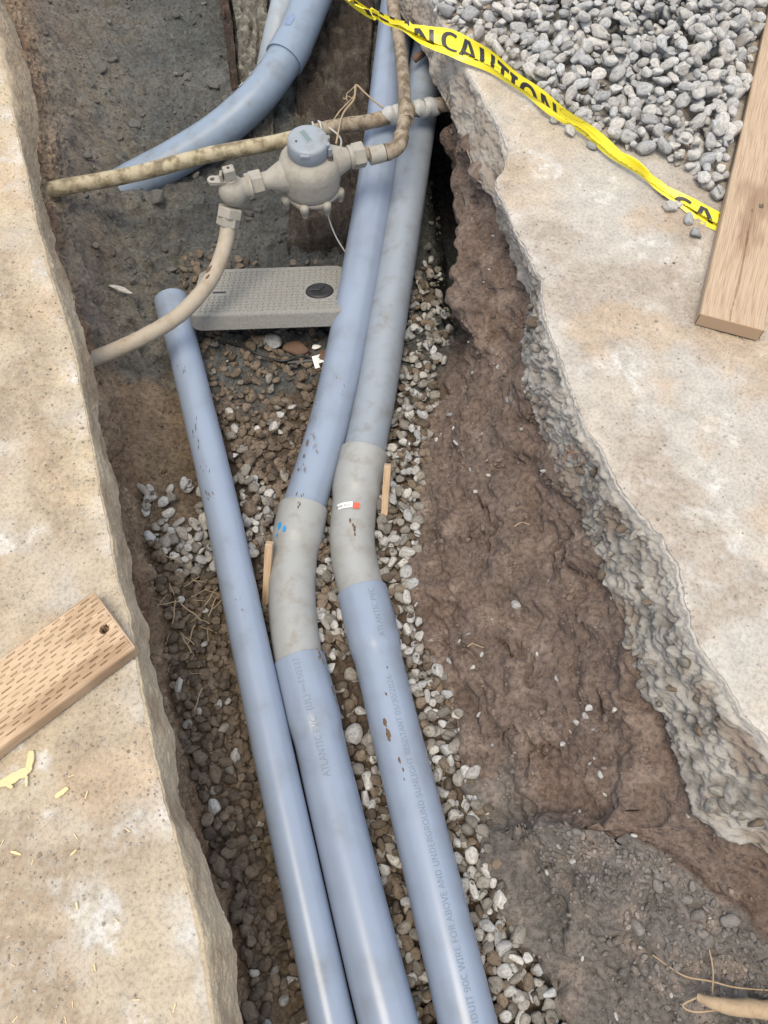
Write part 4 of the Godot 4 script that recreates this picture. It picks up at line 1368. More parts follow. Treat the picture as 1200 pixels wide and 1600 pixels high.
func build_meter() -> void:
	var c: Vector3 = METER[0]
	var f := flow_dir()
	var t := thing("water_meter", "dusty brass water meter with a grey round register, hanging over the trench", "water meter", c)
	var turn := Basis(f, Vector3.UP, f.cross(Vector3.UP))
	part("body", lathe([Vector2(0, -0.064), Vector2(0.076, -0.064), Vector2(0.080, -0.060), Vector2(0.081, -0.045), Vector2(0.084, -0.01), Vector2(0.083, 0.012), Vector2(0.077, 0.028), Vector2(0.066, 0.038), Vector2(0.057, 0.043), Vector2(0.055, 0.05), Vector2(0, 0.05)], 56), M.brass, t)
	# the flange below, with lugs and bolts
	var fl := part("bottom_plate", lathe([Vector2(0, -0.080), Vector2(0.078, -0.080), Vector2(0.084, -0.077), Vector2(0.086, -0.070), Vector2(0.084, -0.0645), Vector2(0, -0.0645)], 8), M.brass, t)
	fl.rotation.y = 0.4
	for k in 8:
		var a := TAU * k / 8 + 0.2
		var bt := part("bolt", lathe([Vector2(0, -0.034), Vector2(0.007, -0.034), Vector2(0.0085, -0.030), Vector2(0.0085, -0.020), Vector2(0.012, -0.018), Vector2(0.0135, 0.0), Vector2(0.010, 0.006), Vector2(0, 0.008)], 12), M.brass, t)
		bt.position = Vector3(cos(a) * 0.082, -0.068, sin(a) * 0.082)
	for s in [-1.0, 1.0]:
		# tapering spuds
		var ln := 0.135 if s < 0 else 0.125
		var sp := part("spud", lathe([Vector2(0.052, 0.03), Vector2(0.046, 0.065), Vector2(0.034, 0.095), Vector2(0.025, 0.115), Vector2(0.023, ln), Vector2(0.022, ln + 0.012), Vector2(0, ln + 0.012)], 36), M.brass, t)
		sp.basis = aim(f * s)
		sp.position = Vector3(0, -0.012 if s < 0 else -0.004, 0)
		var nt := part("nut", hex_nut(0.034, 0.034), M.brass, t)
		nt.basis = aim(f * s)
		nt.position = f * s * (ln + 0.016) + Vector3(0, -0.012 if s < 0 else -0.004, 0)
		var cl := part("nut_collar", lathe([Vector2(0, -0.006), Vector2(0.030, -0.006), Vector2(0.032, 0.0), Vector2(0.030, 0.006), Vector2(0, 0.006)], 28), M.brass, t)
		cl.basis = aim(f * s)
		cl.position = f * s * (ln - 0.006 if s > 0 else ln + 0.038) + Vector3(0, -0.012 if s < 0 else -0.004, 0)
	# the register
	var rg := part("register", lathe([Vector2(0, 0.046), Vector2(0.053, 0.046), Vector2(0.056, 0.050), Vector2(0.0545, 0.082), Vector2(0.0515, 0.089), Vector2(0.046, 0.090), Vector2(0, 0.090)], 48), M.register, t)
	rg.rotation = Vector3(0.04, 0, -0.05)
	var disp := part("display", bevel_box(Vector3(0.016, 0.004, 0.044), 0.001), M.display, rg)
	disp.transform = Transform3D(Basis(Vector3.UP, 0.55), Vector3(-0.006, 0.0895, -0.008))
	var fr := part("display_frame", bevel_box(Vector3(0.022, 0.002, 0.050), 0.0006), M.register, rg)
	fr.transform = Transform3D(Basis(Vector3.UP, 0.55), Vector3(-0.006, 0.0902, -0.008))
	var eye := part("sensor_eye", lathe([Vector2(0, 0.0), Vector2(0.0028, 0.0), Vector2(0.0028, 0.002), Vector2(0, 0.002)], 12), M.dark, rg)
	eye.position = Vector3(-0.030, 0.0895, 0.012)
	var nt2 := part("notch_tab", bevel_box(Vector3(0.026, 0.010, 0.007), 0.002), M.register, rg)
	nt2.position = Vector3(-0.006, 0.079, 0.0535)
	var latch := part("latch_ear", bevel_box(Vector3(0.012, 0.026, 0.034), 0.003), M.register, rg)
	latch.transform = Transform3D(Basis(Vector3.UP, 0.3), Vector3(0.054, 0.066, 0.006))
	for q in 2:
		var ear := part("latch_ear", bevel_box(Vector3(0.010, 0.012, 0.012), 0.002), M.register, rg)
		ear.position = Vector3(0.052, 0.084, -0.012 + q * 0.026)
	# seal wire at the register's foot
	var pts: Array = []
	for i in 16:
		pts.append(Vector3(0.058 + 0.010 * cos(i * 1.3), 0.044 + 0.008 * sin(i * 0.9), 0.018 + 0.007 * sin(i * 1.3)))
	part("seal_wire", tube(smooth_path(pts, 0.004), steps([[0.0, 0.0016], [9.0, 0.0016]]), 6), M.dark_twig, t)

func build_valve_and_hose() -> void:
	var c: Vector3 = VALVE[0]
	var f := flow_dir()
	var t := thing("angle_valve", "small brass angle valve with a lock wing, screwed to the water meter", "valve", c)
	part("ball_body", lathe([Vector2(0, -0.044), Vector2(0.020, -0.044), Vector2(0.026, -0.034), Vector2(0.036, -0.016), Vector2(0.0385, 0.0), Vector2(0.036, 0.014), Vector2(0.028, 0.027), Vector2(0.019, 0.032), Vector2(0.018, 0.040), Vector2(0, 0.040)], 36), M.brass, t)
	var sk := part("side_socket", lathe([Vector2(0, 0.0), Vector2(0.026, 0.01), Vector2(0.026, 0.040), Vector2(0.029, 0.042), Vector2(0.029, 0.050), Vector2(0, 0.050)], 30), M.brass, t)
	sk.basis = aim(f)
	var ky := part("key_block", bevel_box(Vector3(0.030, 0.038, 0.026), 0.003), M.brass, t)
	ky.transform = Transform3D(Basis(Vector3.UP, 0.35), Vector3(0.0, 0.054, 0.0))
	var hole := part("key_hole", lathe([Vector2(0, 0), Vector2(0.004, 0), Vector2(0.004, 0.0015), Vector2(0, 0.0015)], 12), M.dark, ky)
	hole.position = Vector3(0, 0.0185, 0)
	# the lock wing: a flat tab with an eye
	var wing := CSGCombiner3D.new()
	wing.name = "lock_wing"
	wing.material_override = M.brass
	t.add_child(wing, true)
	var bx := CSGBox3D.new()
	bx.name = "tab"
	bx.size = Vector3(0.040, 0.009, 0.026)
	bx.position = Vector3(-0.026, 0.035, 0.002)
	wing.add_child(bx)
	var cy := CSGCylinder3D.new()
	cy.name = "eye"
	cy.radius = 0.0135
	cy.height = 0.009
	cy.sides = 24
	cy.position = Vector3(-0.047, 0.035, 0.002)
	wing.add_child(cy)
	var cut := CSGCylinder3D.new()
	cut.name = "bore"
	cut.operation = CSGShape3D.OPERATION_SUBTRACTION
	cut.radius = 0.0065
	cut.height = 0.03
	cut.sides = 20
	cut.position = Vector3(-0.047, 0.035, 0.002)
	wing.add_child(cut)
	var ear := part("wing_ear", bevel_box(Vector3(0.008, 0.024, 0.020), 0.002), M.brass, t)
	ear.position = Vector3(-0.021, 0.050, 0.004)
	var down: Vector3 = (HOSE[0] - c).normalized()
	var nt := part("nut", hex_nut(0.035, 0.028), M.brass, t)
	nt.basis = aim(down)
	nt.position = down * 0.056
	var n2 := part("clamp_nut", hex_nut(0.031, 0.026), M.brass, t)
	n2.basis = aim(down, Vector3(0.4, 1, 0.2))
	n2.position = down * 0.080
	# the service hose
	var pts: Array = [c + down * 0.075]
	for q in HOSE:
		if q.distance_to(c) > 0.085:
			pts.append(q)
	var h := thing("service_hose", "curved tan service hose dropping from the brass valve into the clay wall", "hose")
	part("hose", tube(smooth_path(pts, 0.012), steps([[0.0, 0.0205], [9.0, 0.0205]]), 28, true, true, 0.0012), M.hose, h)
	mud_spots(HOSE[2], HOSE[4], 0.0205, [[0.02, 0.2, 0.008], [0.04, -0.4, 0.006]], h)

func build_riser() -> void:
	var f := flow_dir()
	var c: Vector3 = METER[0] + Vector3(0, -0.004, 0)
	var t := thing("riser_pipe", "dusty brown steel water pipe with an elbow leading away from the meter over the conduits", "pipe")
	var start := c + f * 0.158
	var e: Vector3 = ELBOW[0]
	var pts: Array = [start, start.lerp(e, 0.5), e - f * 0.035]
	var d2: Vector3 = (RISER[1] - e).normalized()
	for k in 5:
		var a := PI * 0.5 * k / 4.0
		pts.append(e - f * 0.028 * (1.0 - sin(a)) + d2 * 0.028 * (1.0 - cos(a)))
	for k in range(1, RISER.size()):
		pts.append(RISER[k])
	part("pipe", tube(smooth_path(pts, 0.01), steps([[0.0, 0.0185], [9.0, 0.0185]]), 28, true, true, 0.0012), M.dusty_pipe, t)
	var cp := PackedVector3Array()
	for k in 8:
		cp.append(e - f * (0.085 - 0.042 * k / 7.0))
	part("coupling", tube(cp, steps([[0.0, 0.0235], [9.0, 0.0225]]), 28), M.brass, t)
	var ep: Array = [e - f * 0.040]
	for k in 5:
		var a := PI * 0.5 * k / 4.0
		ep.append(e - f * 0.028 * (1.0 - sin(a)) + d2 * 0.028 * (1.0 - cos(a)))
	ep.append(e + d2 * 0.050)
	part("elbow", tube(smooth_path(ep, 0.005), steps([[0.0, 0.0235], [0.012, 0.0235], [0.018, 0.0215], [0.075, 0.0215], [0.08, 0.023], [9.0, 0.023]]), 28, true, true, 0.0008), M.dusty_pipe, t)
	var rp: Vector3 = RISER[2]
	var rd: Vector3 = (RISER[3] - RISER[2]).normalized()
	var bp := PackedVector3Array()
	for k in 6:
		bp.append(rp + rd * (0.010 * k - 0.10))
	part("joint_band", tube(bp, steps([[0.0, 0.0215], [9.0, 0.0215]]), 28), M.dusty_pipe, t)

func build_lid() -> void:
	var fl: Vector3 = LID[0]
	var fr: Vector3 = LID[1]
	var bl: Vector3 = LID[2]
	var br: Vector3 = LID[3]
	var mid := (fl + fr + bl + br) * 0.25
	var xd := ((fr - fl) + (br - bl)).normalized()
	var zd := ((fl - bl) + (fr - br))
	zd = (zd - xd * zd.dot(xd)).normalized()
	var yd := zd.cross(xd)
	var t := thing("meter_box_hatch", "tilted grey concrete meter box lid with a tread pattern and a black reader cap", "hatch", mid)
	t.basis = Basis(xd, yd, zd)
	var hx := 0.222
	var hz := 0.136
	var outline: Array = []
	for cn_ in [[1, 1], [-1, 1], [-1, -1], [1, -1]]:
		for k in 7:
			var q: float = {1: {1: 0.0, -1: -PI / 2}, -1: {1: PI / 2, -1: PI}}[cn_[0]][cn_[1]] + PI / 2 * k / 6.0
			outline.append(Vector2(cn_[0] * (hx - 0.035) + cos(q) * 0.035, cn_[1] * (hz - 0.035) + sin(q) * 0.035))
	var st := SurfaceTool.new()
	st.begin(Mesh.PRIMITIVE_TRIANGLES)
	var levels := [[0.97, -0.050], [1.0, -0.046], [1.0, -0.004], [0.992, 0.0]]
	var n := outline.size()
	for li in levels.size() - 1:
		for k in n:
			var q: Array = []
			for e in [[li, k], [li, k + 1], [li + 1, k + 1], [li + 1, k]]:
				var o2: Vector2 = outline[e[1] % n]
				q.append(Vector3(o2.x * levels[e[0]][0], levels[e[0]][1], o2.y * levels[e[0]][0]))
			st.set_smooth_group(li)
			for w in [0, 1, 2, 0, 2, 3]: st.add_vertex(q[w])
	for e in [0, levels.size() - 1]:
		st.set_smooth_group(10 + e)
		for k in n:
			var a2: Vector2 = outline[k]
			var b2: Vector2 = outline[(k + 1) % n]
			var s: float = levels[e][0]
			var tri := [Vector3(0, levels[e][1], 0), Vector3(a2.x * s, levels[e][1], a2.y * s), Vector3(b2.x * s, levels[e][1], b2.y * s)]
			for p in tri: st.add_vertex(p)
	st.generate_normals()
	part("slab", st.commit(), M.lid, t)
	# raised tread: short bars set in a basket weave
	var tr := SurfaceTool.new()
	tr.begin(Mesh.PRIMITIVE_TRIANGLES)
	var bar_a := bevel_box(Vector3(0.0145, 0.005, 0.0045), 0.0014)
	var bar_b := bevel_box(Vector3(0.0045, 0.005, 0.0145), 0.0014)
	var pitch := 0.0160
	for ix in 27:
		for iz in 17:
			var p := Vector3((ix - 13.0) * pitch, 0.0012, (iz - 8.0) * pitch)
			if absf(p.x) > hx - 0.012 or absf(p.z) > hz - 0.012:
				continue
			if Vector2(p.x - 0.145, p.z - 0.02).length() < 0.05 or (absf(p.x + 0.148) < 0.028 and absf(p.z - 0.008) < 0.013):
				continue
			tr.append_from(bar_a if (ix + iz) % 2 == 0 else bar_b, 0, Transform3D(Basis.IDENTITY, p))
	var tp := part("tread_pattern", tr.commit(), M.lid, t)
	tp.set_meta("kind", "stuff")
	var slot := part("lift_slot", bevel_box(Vector3(0.038, 0.002, 0.009), 0.0006), M.dark, t)
	slot.position = Vector3(-0.148, 0.0009, 0.008)
	var cap := part("reader_cap", lathe([Vector2(0, 0.003), Vector2(0.020, 0.004), Vector2(0.030, 0.007), Vector2(0.0385, 0.006), Vector2(0.041, 0.002), Vector2(0.041, -0.01), Vector2(0, -0.01)], 32), M.dark, t)
	cap.position = Vector3(0.145, 0.0, 0.02)
	cap.rotation.z = 0.0
	for k in 3:
		var rib := part("cap_rib", bevel_box(Vector3(0.003, 0.003, 0.030), 0.001), M.dark, cap)
		rib.transform = Transform3D(Basis(Vector3.UP, k * 2.1 + 0.4), Vector3(0, 0.006, 0) + Basis(Vector3.UP, k * 2.1 + 0.4) * Vector3(0, 0, 0.016))

# ------------------------------------------------------------------ planks and stakes
func board_mesh(ln: float, wd: float, th: float, cut: Callable, nx: int, nz: int) -> ArrayMesh:
	# a sawn board: x along it from 0 to ln, z across, top at y = 0 with its edges eased; cut(x, z) lowers the top
	var v := PackedVector3Array()
	var uv := PackedVector2Array()
	var col := PackedColorArray()
	var zs: Array = [[-wd / 2 + 0.004, -th], [-wd / 2, -th + 0.004], [-wd / 2, -0.005]]
	for j in nz + 1:
		var f := float(j) / nz
		var z := -wd / 2 + wd * f
		var e := minf(f, 1.0 - f) * wd
		zs.append([z, -0.005 + sqrt(maxf(0.0, 1.0 - pow(1.0 - minf(e / 0.005, 1.0), 2.0))) * 0.005])
	zs.append_array([[wd / 2, -0.005], [wd / 2, -th + 0.004], [wd / 2 - 0.004, -th], [-wd / 2 + 0.004, -th]])
	var cols := zs.size()
	for i in nx + 1:
		var x := ln * i / nx
		var edge_in := minf(x, ln - x)
		for j in cols:
			var z: float = zs[j][0]
			var y: float = zs[j][1]
			if j > 3 and j < cols - 5:
				y -= cut.call(x, z)
				y -= 0.002 * maxf(0.0, 1.0 - edge_in / 0.003)
			v.append(Vector3(x, y, z))
			uv.append(Vector2(x, z + y))
			# weathering: broad brown stains, grey bleached grain
			var a := fbm(Vector3(x * 3.0 + ln * 7.0, 0, z * 9.0), 1.0)
			var b := fbm(Vector3(x * 6.0 + ln * 5.0, 2.0, z * 130.0), 1.0)
			var cc := Color(1, 1, 1).lerp(Color(0.66, 0.60, 0.55), smoothstep(0.0, 0.5, a)) * (1.0 + 0.16 * b)
			cc = cc.lerp(Color(1.02, 1.06, 1.12), smoothstep(0.1, 0.5, -a) * 0.6)
			cc.a = 1.0
			col.append(cc)
	var nn := grid_normals(v, nx + 1, cols, 1.0)
	var mid := Vector3(0, -th / 2, 0)
	for i in nn.size():
		var o := Vector3(0, v[i].y - mid.y, v[i].z)
		if nn[i].dot(o) < 0.0: nn[i] = -nn[i]
	return mesh_of(v, nn, oriented(v, nn, grid_index(nx + 1, cols, false)), col, uv)

func end_mesh(wd: float, th: float) -> ArrayMesh:
	return bevel_box(Vector3(0.003, th - 0.003, wd - 0.003), 0.001)

func build_planks() -> void:
	# left: incised treated board
	var c0: Vector3 = PLANK_LEFT[0]
	var c1: Vector3 = PLANK_LEFT[1]
	var far: Vector3 = PLANK_LEFT[2]
	var along := (far - c0)
	along.y = 0
	along = along.normalized()
	var across := Vector3(0, 1, 0).cross(along) * -1.0
	var end_mid := (c0 + c1) * 0.5
	var wd := 0.140
	var t := thing("plank", "short incised board with a drilled hole, resting on the tan pavement edge", "plank", end_mid)
	t.basis = Basis(along, Vector3.UP, along.cross(Vector3.UP))
	var hole := Vector2(0.030, 0.0)
	var to_local: Vector3 = t.basis.inverse() * (at_pix_hole() - end_mid)
	hole = Vector2(to_local.x, to_local.z)
	var grooves := func(x: float, z: float) -> float:
		var row := int(floor((z + wd / 2) / 0.0085))
		var inrow: float = (z + wd / 2) / 0.0085 - row
		var ph: float = x / 0.030 + row * 0.37
		var k := int(floor(ph))
		var ix: float = ph - k
		var d := 0.0
		if inrow > 0.42 and inrow < 0.60 and ix < 0.50 + 0.12 * sin(row * 3.7 + k * 1.3) and absf(z) < wd / 2 - 0.007:
			d = 0.0025
		if Vector2(x, z).distance_to(hole) < 0.0078:
			d = 0.030
		return d + 0.0004 * fbm(Vector3(x * 4.0, 0, z * 60.0), 1.0)
	part("board", board_mesh(0.62, wd, 0.038, grooves, 300, 170), M.wood, t)
	var en := part("end_face", end_mesh(wd, 0.038), M.wood, t)
	en.position = Vector3(0.0, -0.019, 0)
	# right: a long weathered board
	var r0: Vector3 = PLANK_RIGHT[0]
	var r1: Vector3 = PLANK_RIGHT[1]
	var rf: Vector3 = PLANK_RIGHT[2]
	along = rf - r0
	along.y = 0
	along = along.normalized()
	t = thing("plank", "long weathered board with a split along it, lying across the tape end by the gravel", "plank", (r0 + r1) * 0.5)
	t.basis = Basis(along, Vector3.UP, along.cross(Vector3.UP))
	var split := func(x: float, z: float) -> float:
		var zc: float = -0.006 + 0.003 * sin(x * 9.0) + 0.004 * fbm(Vector3(x, 0, 0), 5.0)
		var d := 0.0
		if absf(z - zc) < 0.0011 and x < 0.36:
			d = 0.004
		if Vector2((x - 0.375) * 0.7, z - 0.012).length() < 0.005:
			d = 0.003
		return d + 0.0006 * fbm(Vector3(x * 5.0, 0, z * 70.0), 1.0) + 0.0008 * maxf(0.0, fbm(Vector3(x, 3, z), 14.0))
	part("board", board_mesh(1.5, wd, 0.038, split, 320, 110), M.wood_old, t)
	en = part("end_face", end_mesh(wd, 0.038), M.end_grain, t)
	en.position = Vector3(0.0, -0.019, 0)
	var kn := part("knot", lathe([Vector2(0, 0), Vector2(0.006, 0), Vector2(0.004, 0.0015), Vector2(0, 0.002)], 14), M.dark_twig, t)
	kn.position = Vector3(0.375, -0.0015, 0.012)

func at_pix_hole() -> Vector3:
	return PLANK_HOLE[0]

func build_stakes() -> void:
	var labels := ["small wooden stake wedged beside the paint dabbed bend", "small wooden stake wedged beside the bend with the sticker"]
	for i in 2:
		var a: Vector3 = STAKES[i]
		var b: Vector3 = STAKE_TOPS[i]
		var t := thing("stake", labels[i], "stake", a, "stakes beside the bends")
		var ln := a.distance_to(b) + 0.05
		var m := part("wood", bevel_box(Vector3(0.024, ln, 0.018), 0.0015), M.wood, t)
		m.basis = aim(b - a, Vector3(1, 0, 0.1))
		m.position = (b - a) * 0.5 - (b - a).normalized() * 0.025

# ------------------------------------------------------------------ gravel
# Stones are dropped one after another on a table of heights, so that each lies on what is below it.
func drop(grid: PackedFloat32Array, gw: int, gh: int, x0: float, z0: float, cell: float, x: float, z: float, size: float, sink: float) -> float:
	var r := size * 0.42
	var gx := int((x - x0) / cell)
	var gz := int((z - z0) / cell)
	var k := int(ceil(r / cell))
	var top := -9.0
	var sum := 0.0
	var cnt := 0
	for dz in range(-k, k + 1):
		for dx in range(-k, k + 1):
			var ix := gx + dx
			var iz := gz + dz
			if ix < 0 or iz < 0 or ix >= gw or iz >= gh:
				return -9.0
			var q := (dx * dx + dz * dz) * cell * cell / (r * r)
			if q > 1.0:
				continue
			var h := grid[iz * gw + ix]
			sum += h
			cnt += 1
			top = maxf(top, h - size * 0.32 * (1.0 - sqrt(1.0 - q)))
	if cnt == 0:
		return -9.0
	return lerpf(top, sum / cnt, 0.45) + size * (0.33 - sink)

func settle(grid: PackedFloat32Array, gw: int, gh: int, x0: float, z0: float, cell: float, p: Vector3, size: float) -> void:
	var r := size * 0.46
	var gx := int((p.x - x0) / cell)
	var gz := int((p.z - z0) / cell)
	var k := int(ceil(r / cell))
	for dz in range(-k, k + 1):
		for dx in range(-k, k + 1):
			var ix := gx + dx
			var iz := gz + dz
			if ix < 0 or iz < 0 or ix >= gw or iz >= gh:
				continue
			var q := (dx * dx + dz * dz) * cell * cell / (r * r)
			if q > 1.0:
				continue
			var i := iz * gw + ix
			grid[i] = maxf(grid[i], p.y + size * 0.34 * sqrt(1.0 - q))

func near_pipe(paths: Array, x: float, z: float) -> float:
	var best := 9.0
	for pp in paths:
		var a: Array = pp
		for i in a.size() - 1:
			var p := Vector2(a[i].x, a[i].z)
			var q := Vector2(a[i + 1].x, a[i + 1].z)
			best = minf(best, Vector2(x, z).distance_to(Geometry2D.get_closest_point_to_segment(Vector2(x, z), p, q)))
	return best

func lay_stones(list: Array, parent: Node3D, stuff_name: String) -> void:
	# list: [position, size, coat (0 clean, 1 dusty and darkened for trench shade, 2 muddy), score]; the 300 that show largest become single stones, the rest one mass
	list.sort_custom(func(a, b): return a[3] > b[3])
	var mms: Array = []
	for i in mini(300, list.size()):
		var e: Array = list[i]
		var mat: Material = stone_tones[rng.randi_range(0, 17)]
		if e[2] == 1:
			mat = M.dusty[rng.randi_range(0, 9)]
		elif e[2] == 2:
			mat = M.muddy[rng.randi_range(0, 7)]
		part("stone", stone_meshes[rng.randi_range(0, 11)], mat, parent, Transform3D(random_turn(0.6).scaled(Vector3.ONE * e[1]), e[0]))
	var buckets: Array = []
	for k in 12: buckets.append([])
	for i in range(300, list.size()):
		buckets[i % 4].append(list[i])
	for k in 4:
		if buckets[k].size() == 0:
			continue
		var mm := MultiMesh.new()
		mm.transform_format = MultiMesh.TRANSFORM_3D
		mm.use_colors = true
		mm.mesh = stone_meshes[k * 3]
		mm.instance_count = buckets[k].size()
		for j in buckets[k].size():
			var e: Array = buckets[k][j]
			mm.set_instance_transform(j, Transform3D(random_turn(0.7).scaled(Vector3.ONE * e[1] * Vector3(rng.randf_range(0.85, 1.15), rng.randf_range(0.85, 1.1), 1.0)), e[0]))
			var l := rng.randf_range(0.29, 0.52)
			var warm := rng.randf_range(-0.02, 0.05)
			var c := Color(l * (1.0 + warm), l, l * (1.0 - 1.4 * warm))
			if e[2] == 1:  # dusty stones, coloured darker to deepen the shade down in the trench
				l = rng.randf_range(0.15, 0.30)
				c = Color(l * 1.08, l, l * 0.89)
			elif e[2] == 2:
				l = rng.randf_range(0.06, 0.16)
				c = Color(l * 1.30, l, l * 0.74)
			mm.set_instance_color(j, c)
		var g := MultiMeshInstance3D.new()
		g.name = stuff_name
		g.multimesh = mm
		g.material_override = M.stone
		parent.add_child(g, true)
		g.set_meta("kind", "stuff")

func build_gravel_bed() -> void:
	var t := thing("gravel_bed", "bed of grey and mud stained gravel under the conduits in the trench", "gravel")
	var list: Array = []
	var grid := floor_grid
	var bare := floor_grid.duplicate()
	var big := [MIDDLE_FAR, MIDDLE_BEND, MIDDLE_NEAR, RIGHT_FAR, RIGHT_BEND, RIGHT_NEAR]
	var small := [SMALL_CONDUIT]
	for i in 14000:
		var z := rng.randf_range(-1.78, 0.42)
		var lf := at_z(LEFT_FOOT, z)
		var rf := at_z(RIGHT_FOOT, z)
		var x := rng.randf_range(lf + 0.01, rf + 0.015)
		var rp := path_x([RIGHT_FAR, RIGHT_BEND, RIGHT_NEAR], z)
		var mp := path_x([MIDDLE_FAR, MIDDLE_BEND, MIDDLE_NEAR], z)
		var lp := path_x([SMALL_CONDUIT], z)
		var n1 := fbm(Vector3(x, 3.0, z), 7.0)
		var clean := 0.0
		var dens := 0.0
		if x > rp:
			dens = 1.0 - smoothstep(rf - 0.01, rf + 0.02, x + 0.03 * n1)
			clean = 0.78 if z > -1.5 else 0.65
			if z < -1.25: dens *= 0.75
			if z > -0.1: clean = 0.85
		elif x > mp:
			dens = 0.95
			clean = 0.6 if z > -0.55 or z < -0.95 else 0.7
			if absf(z + 0.42) < 0.09: dens = 0.25
		elif x > lp:
			dens = 0.9 * (1.0 - 0.8 * smoothstep(-1.15, -1.45, z))
			clean = 0.07 + 0.75 * smoothstep(0.12, 0.05, Vector2(x - lp - 0.055, (z + 0.92) * 0.6).length()) + (0.35 if z < -1.12 and z > -1.42 and x > lp + 0.18 else 0.0) * smoothstep(0.0, 0.2, n1 + 0.05)
		else:
			var edge := smoothstep(lf + 0.0, lf + 0.05, x + 0.05 * n1)
			dens = 0.95 * edge * (1.0 - smoothstep(-0.78, -0.98, z + 0.15 * n1))
			clean = 0.10 + 0.9 * smoothstep(0.15, 0.09, Vector2((x - lp + 0.095) * 0.9, (z + 0.87) * 0.75).length())
			if z > -0.02: dens *= 0.7
		dens *= smoothstep(-0.42, -0.05, fbm(Vector3(x, 8.0, z), 5.0) + 0.25 * dens)
		if rng.randf() > dens:
			continue
		var is_clean := rng.randf() < clean
		var size := 0.012 + 0.026 * sqrt(rng.randf()) if is_clean else 0.010 + 0.026 * sqrt(rng.randf())
		if rng.randf() < 0.06: size *= 1.3
		if near_pipe(big, x, z) < 0.046 + size * 0.3 or near_pipe(small, x, z) < 0.036 + size * 0.3:
			continue
		var y := drop(grid, floor_w, floor_h, floor_x0, floor_z0, floor_cell, x, z, size, 0.14 if is_clean else 0.32)
		if y < -2.0:
			continue
		var base: float = bare[clampi(int((z - floor_z0) / floor_cell), 0, floor_h - 1) * floor_w + clampi(int((x - floor_x0) / floor_cell), 0, floor_w - 1)]
		var most := 0.014 + 0.022 * smoothstep(0.0, 1.0, clean)
		if y - base > most:
			continue
		var p := Vector3(x, y, z)
		settle(grid, floor_w, floor_h, floor_x0, floor_z0, floor_cell, p, size)
		list.append([p, size, 2 if not is_clean else 1 if rng.randf() < 0.45 else 0, 0.0])  # the dusty share also puts trench shade into the stone colour
	for e in list:
		var p: Vector3 = e[0]
		var gi := int((p.z - floor_z0) / floor_cell) * floor_w + int((p.x - floor_x0) / floor_cell)
		var seen := 1.0 - clampf((grid[gi] - p.y - e[1] * 0.34) / 0.008, 0.0, 0.9)
		e[3] = e[1] / p.distance_to(Vector3(0, 1.38, 0)) * seen * (1.2 if e[2] < 2 else 1.0)
	print("trench stones ", list.size())
	lay_stones(list, t, "gravel")

func path_x(paths: Array, z: float) -> float:
	var best := 0.0
	var bd := 99.0
	for pp in paths:
		var a: Array = pp
		for i in a.size() - 1:
			var lo := minf(a[i].z, a[i + 1].z)
			var hi := maxf(a[i].z, a[i + 1].z)
			var zc := clampf(z, lo, hi)
			if absf(zc - z) < bd:
				bd = absf(zc - z)
				var t: float = (zc - a[i].z) / (a[i + 1].z - a[i].z)
				best = lerpf(a[i].x, a[i + 1].x, t)
	return best

func heap_in(x: float, z: float) -> float:
	# how far inside the heap's foot a point lies; the foot runs along HEAP_EDGE
	var best := 9.0
	var sgn := 1.0
	for i in HEAP_EDGE.size() - 1:
		var a := Vector2(HEAP_EDGE[i].x, HEAP_EDGE[i].z)
		var b := Vector2(HEAP_EDGE[i + 1].x, HEAP_EDGE[i + 1].z)
		var q := Geometry2D.get_closest_point_to_segment(Vector2(x, z), a, b)
		var d := q.distance_to(Vector2(x, z))
		if d < best:
			best = d
			sgn = 1.0 if (b - a).cross(Vector2(x, z) - a) < 0.0 else -1.0
	return best * sgn

func build_heap() -> void:
	var t := thing("gravel_heap", "heap of rounded grey gravel tipped on the broken pavement behind the caution tape", "gravel heap")
	var x0 := -0.1
	var z0 := -3.0
	var cell := 0.010
	var gw := 200
	var gh := 190
	var grid := PackedFloat32Array()
	grid.resize(gw * gh)
	grid.fill(0.0)
	var list: Array = []
	for i in 12000:
		var x := rng.randf_range(0.12, 1.6)
		var z := rng.randf_range(-2.75, -1.35)
		var d := heap_in(x, z) + 0.02 * fbm(Vector3(x, 0, z), 9.0)
		if d < 0.0:
			continue
		var pl := plank_gap(x, z)
		if pl < 0.085:
			continue
		var target := minf(0.10, 0.012 + d * 0.22) + 0.012 * fbm(Vector3(x, 1, z), 6.0)
		if pl < 0.2 and pl > 0.0:
			target = minf(target, 0.03 + (pl - 0.085) * 0.5)
		var size := rng.randf_range(0.030, 0.052) * (rng.randf_range(0.4, 0.75) if rng.randf() < 0.45 else 1.0)
		var y := drop(grid, gw, gh, x0, z0, cell, x, z, size, 0.06)
		if y < -2.0 or y > target + 0.012:
			continue
		var p := Vector3(x, y, z)
		settle(grid, gw, gh, x0, z0, cell, p, size)
		list.append([p, size, 0, 0.0])
	for e in list:
		var p: Vector3 = e[0]
		var gi := int((p.z - z0) / cell) * gw + int((p.x - x0) / cell)
		var seen := 1.0 - clampf((grid[gi] - p.y - e[1] * 0.34) / 0.008, 0.0, 0.95)
		var inframe := 1.0 if absf(p.x) < 0.5 * (p.distance_to(Vector3(0, 1.38, 0))) * 0.99 and p.z > -2.5 else 0.1
		e[3] = e[1] / p.distance_to(Vector3(0, 1.38, 0)) * seen * inframe
	print("heap stones ", list.size())
	lay_stones(list, t, "gravel")

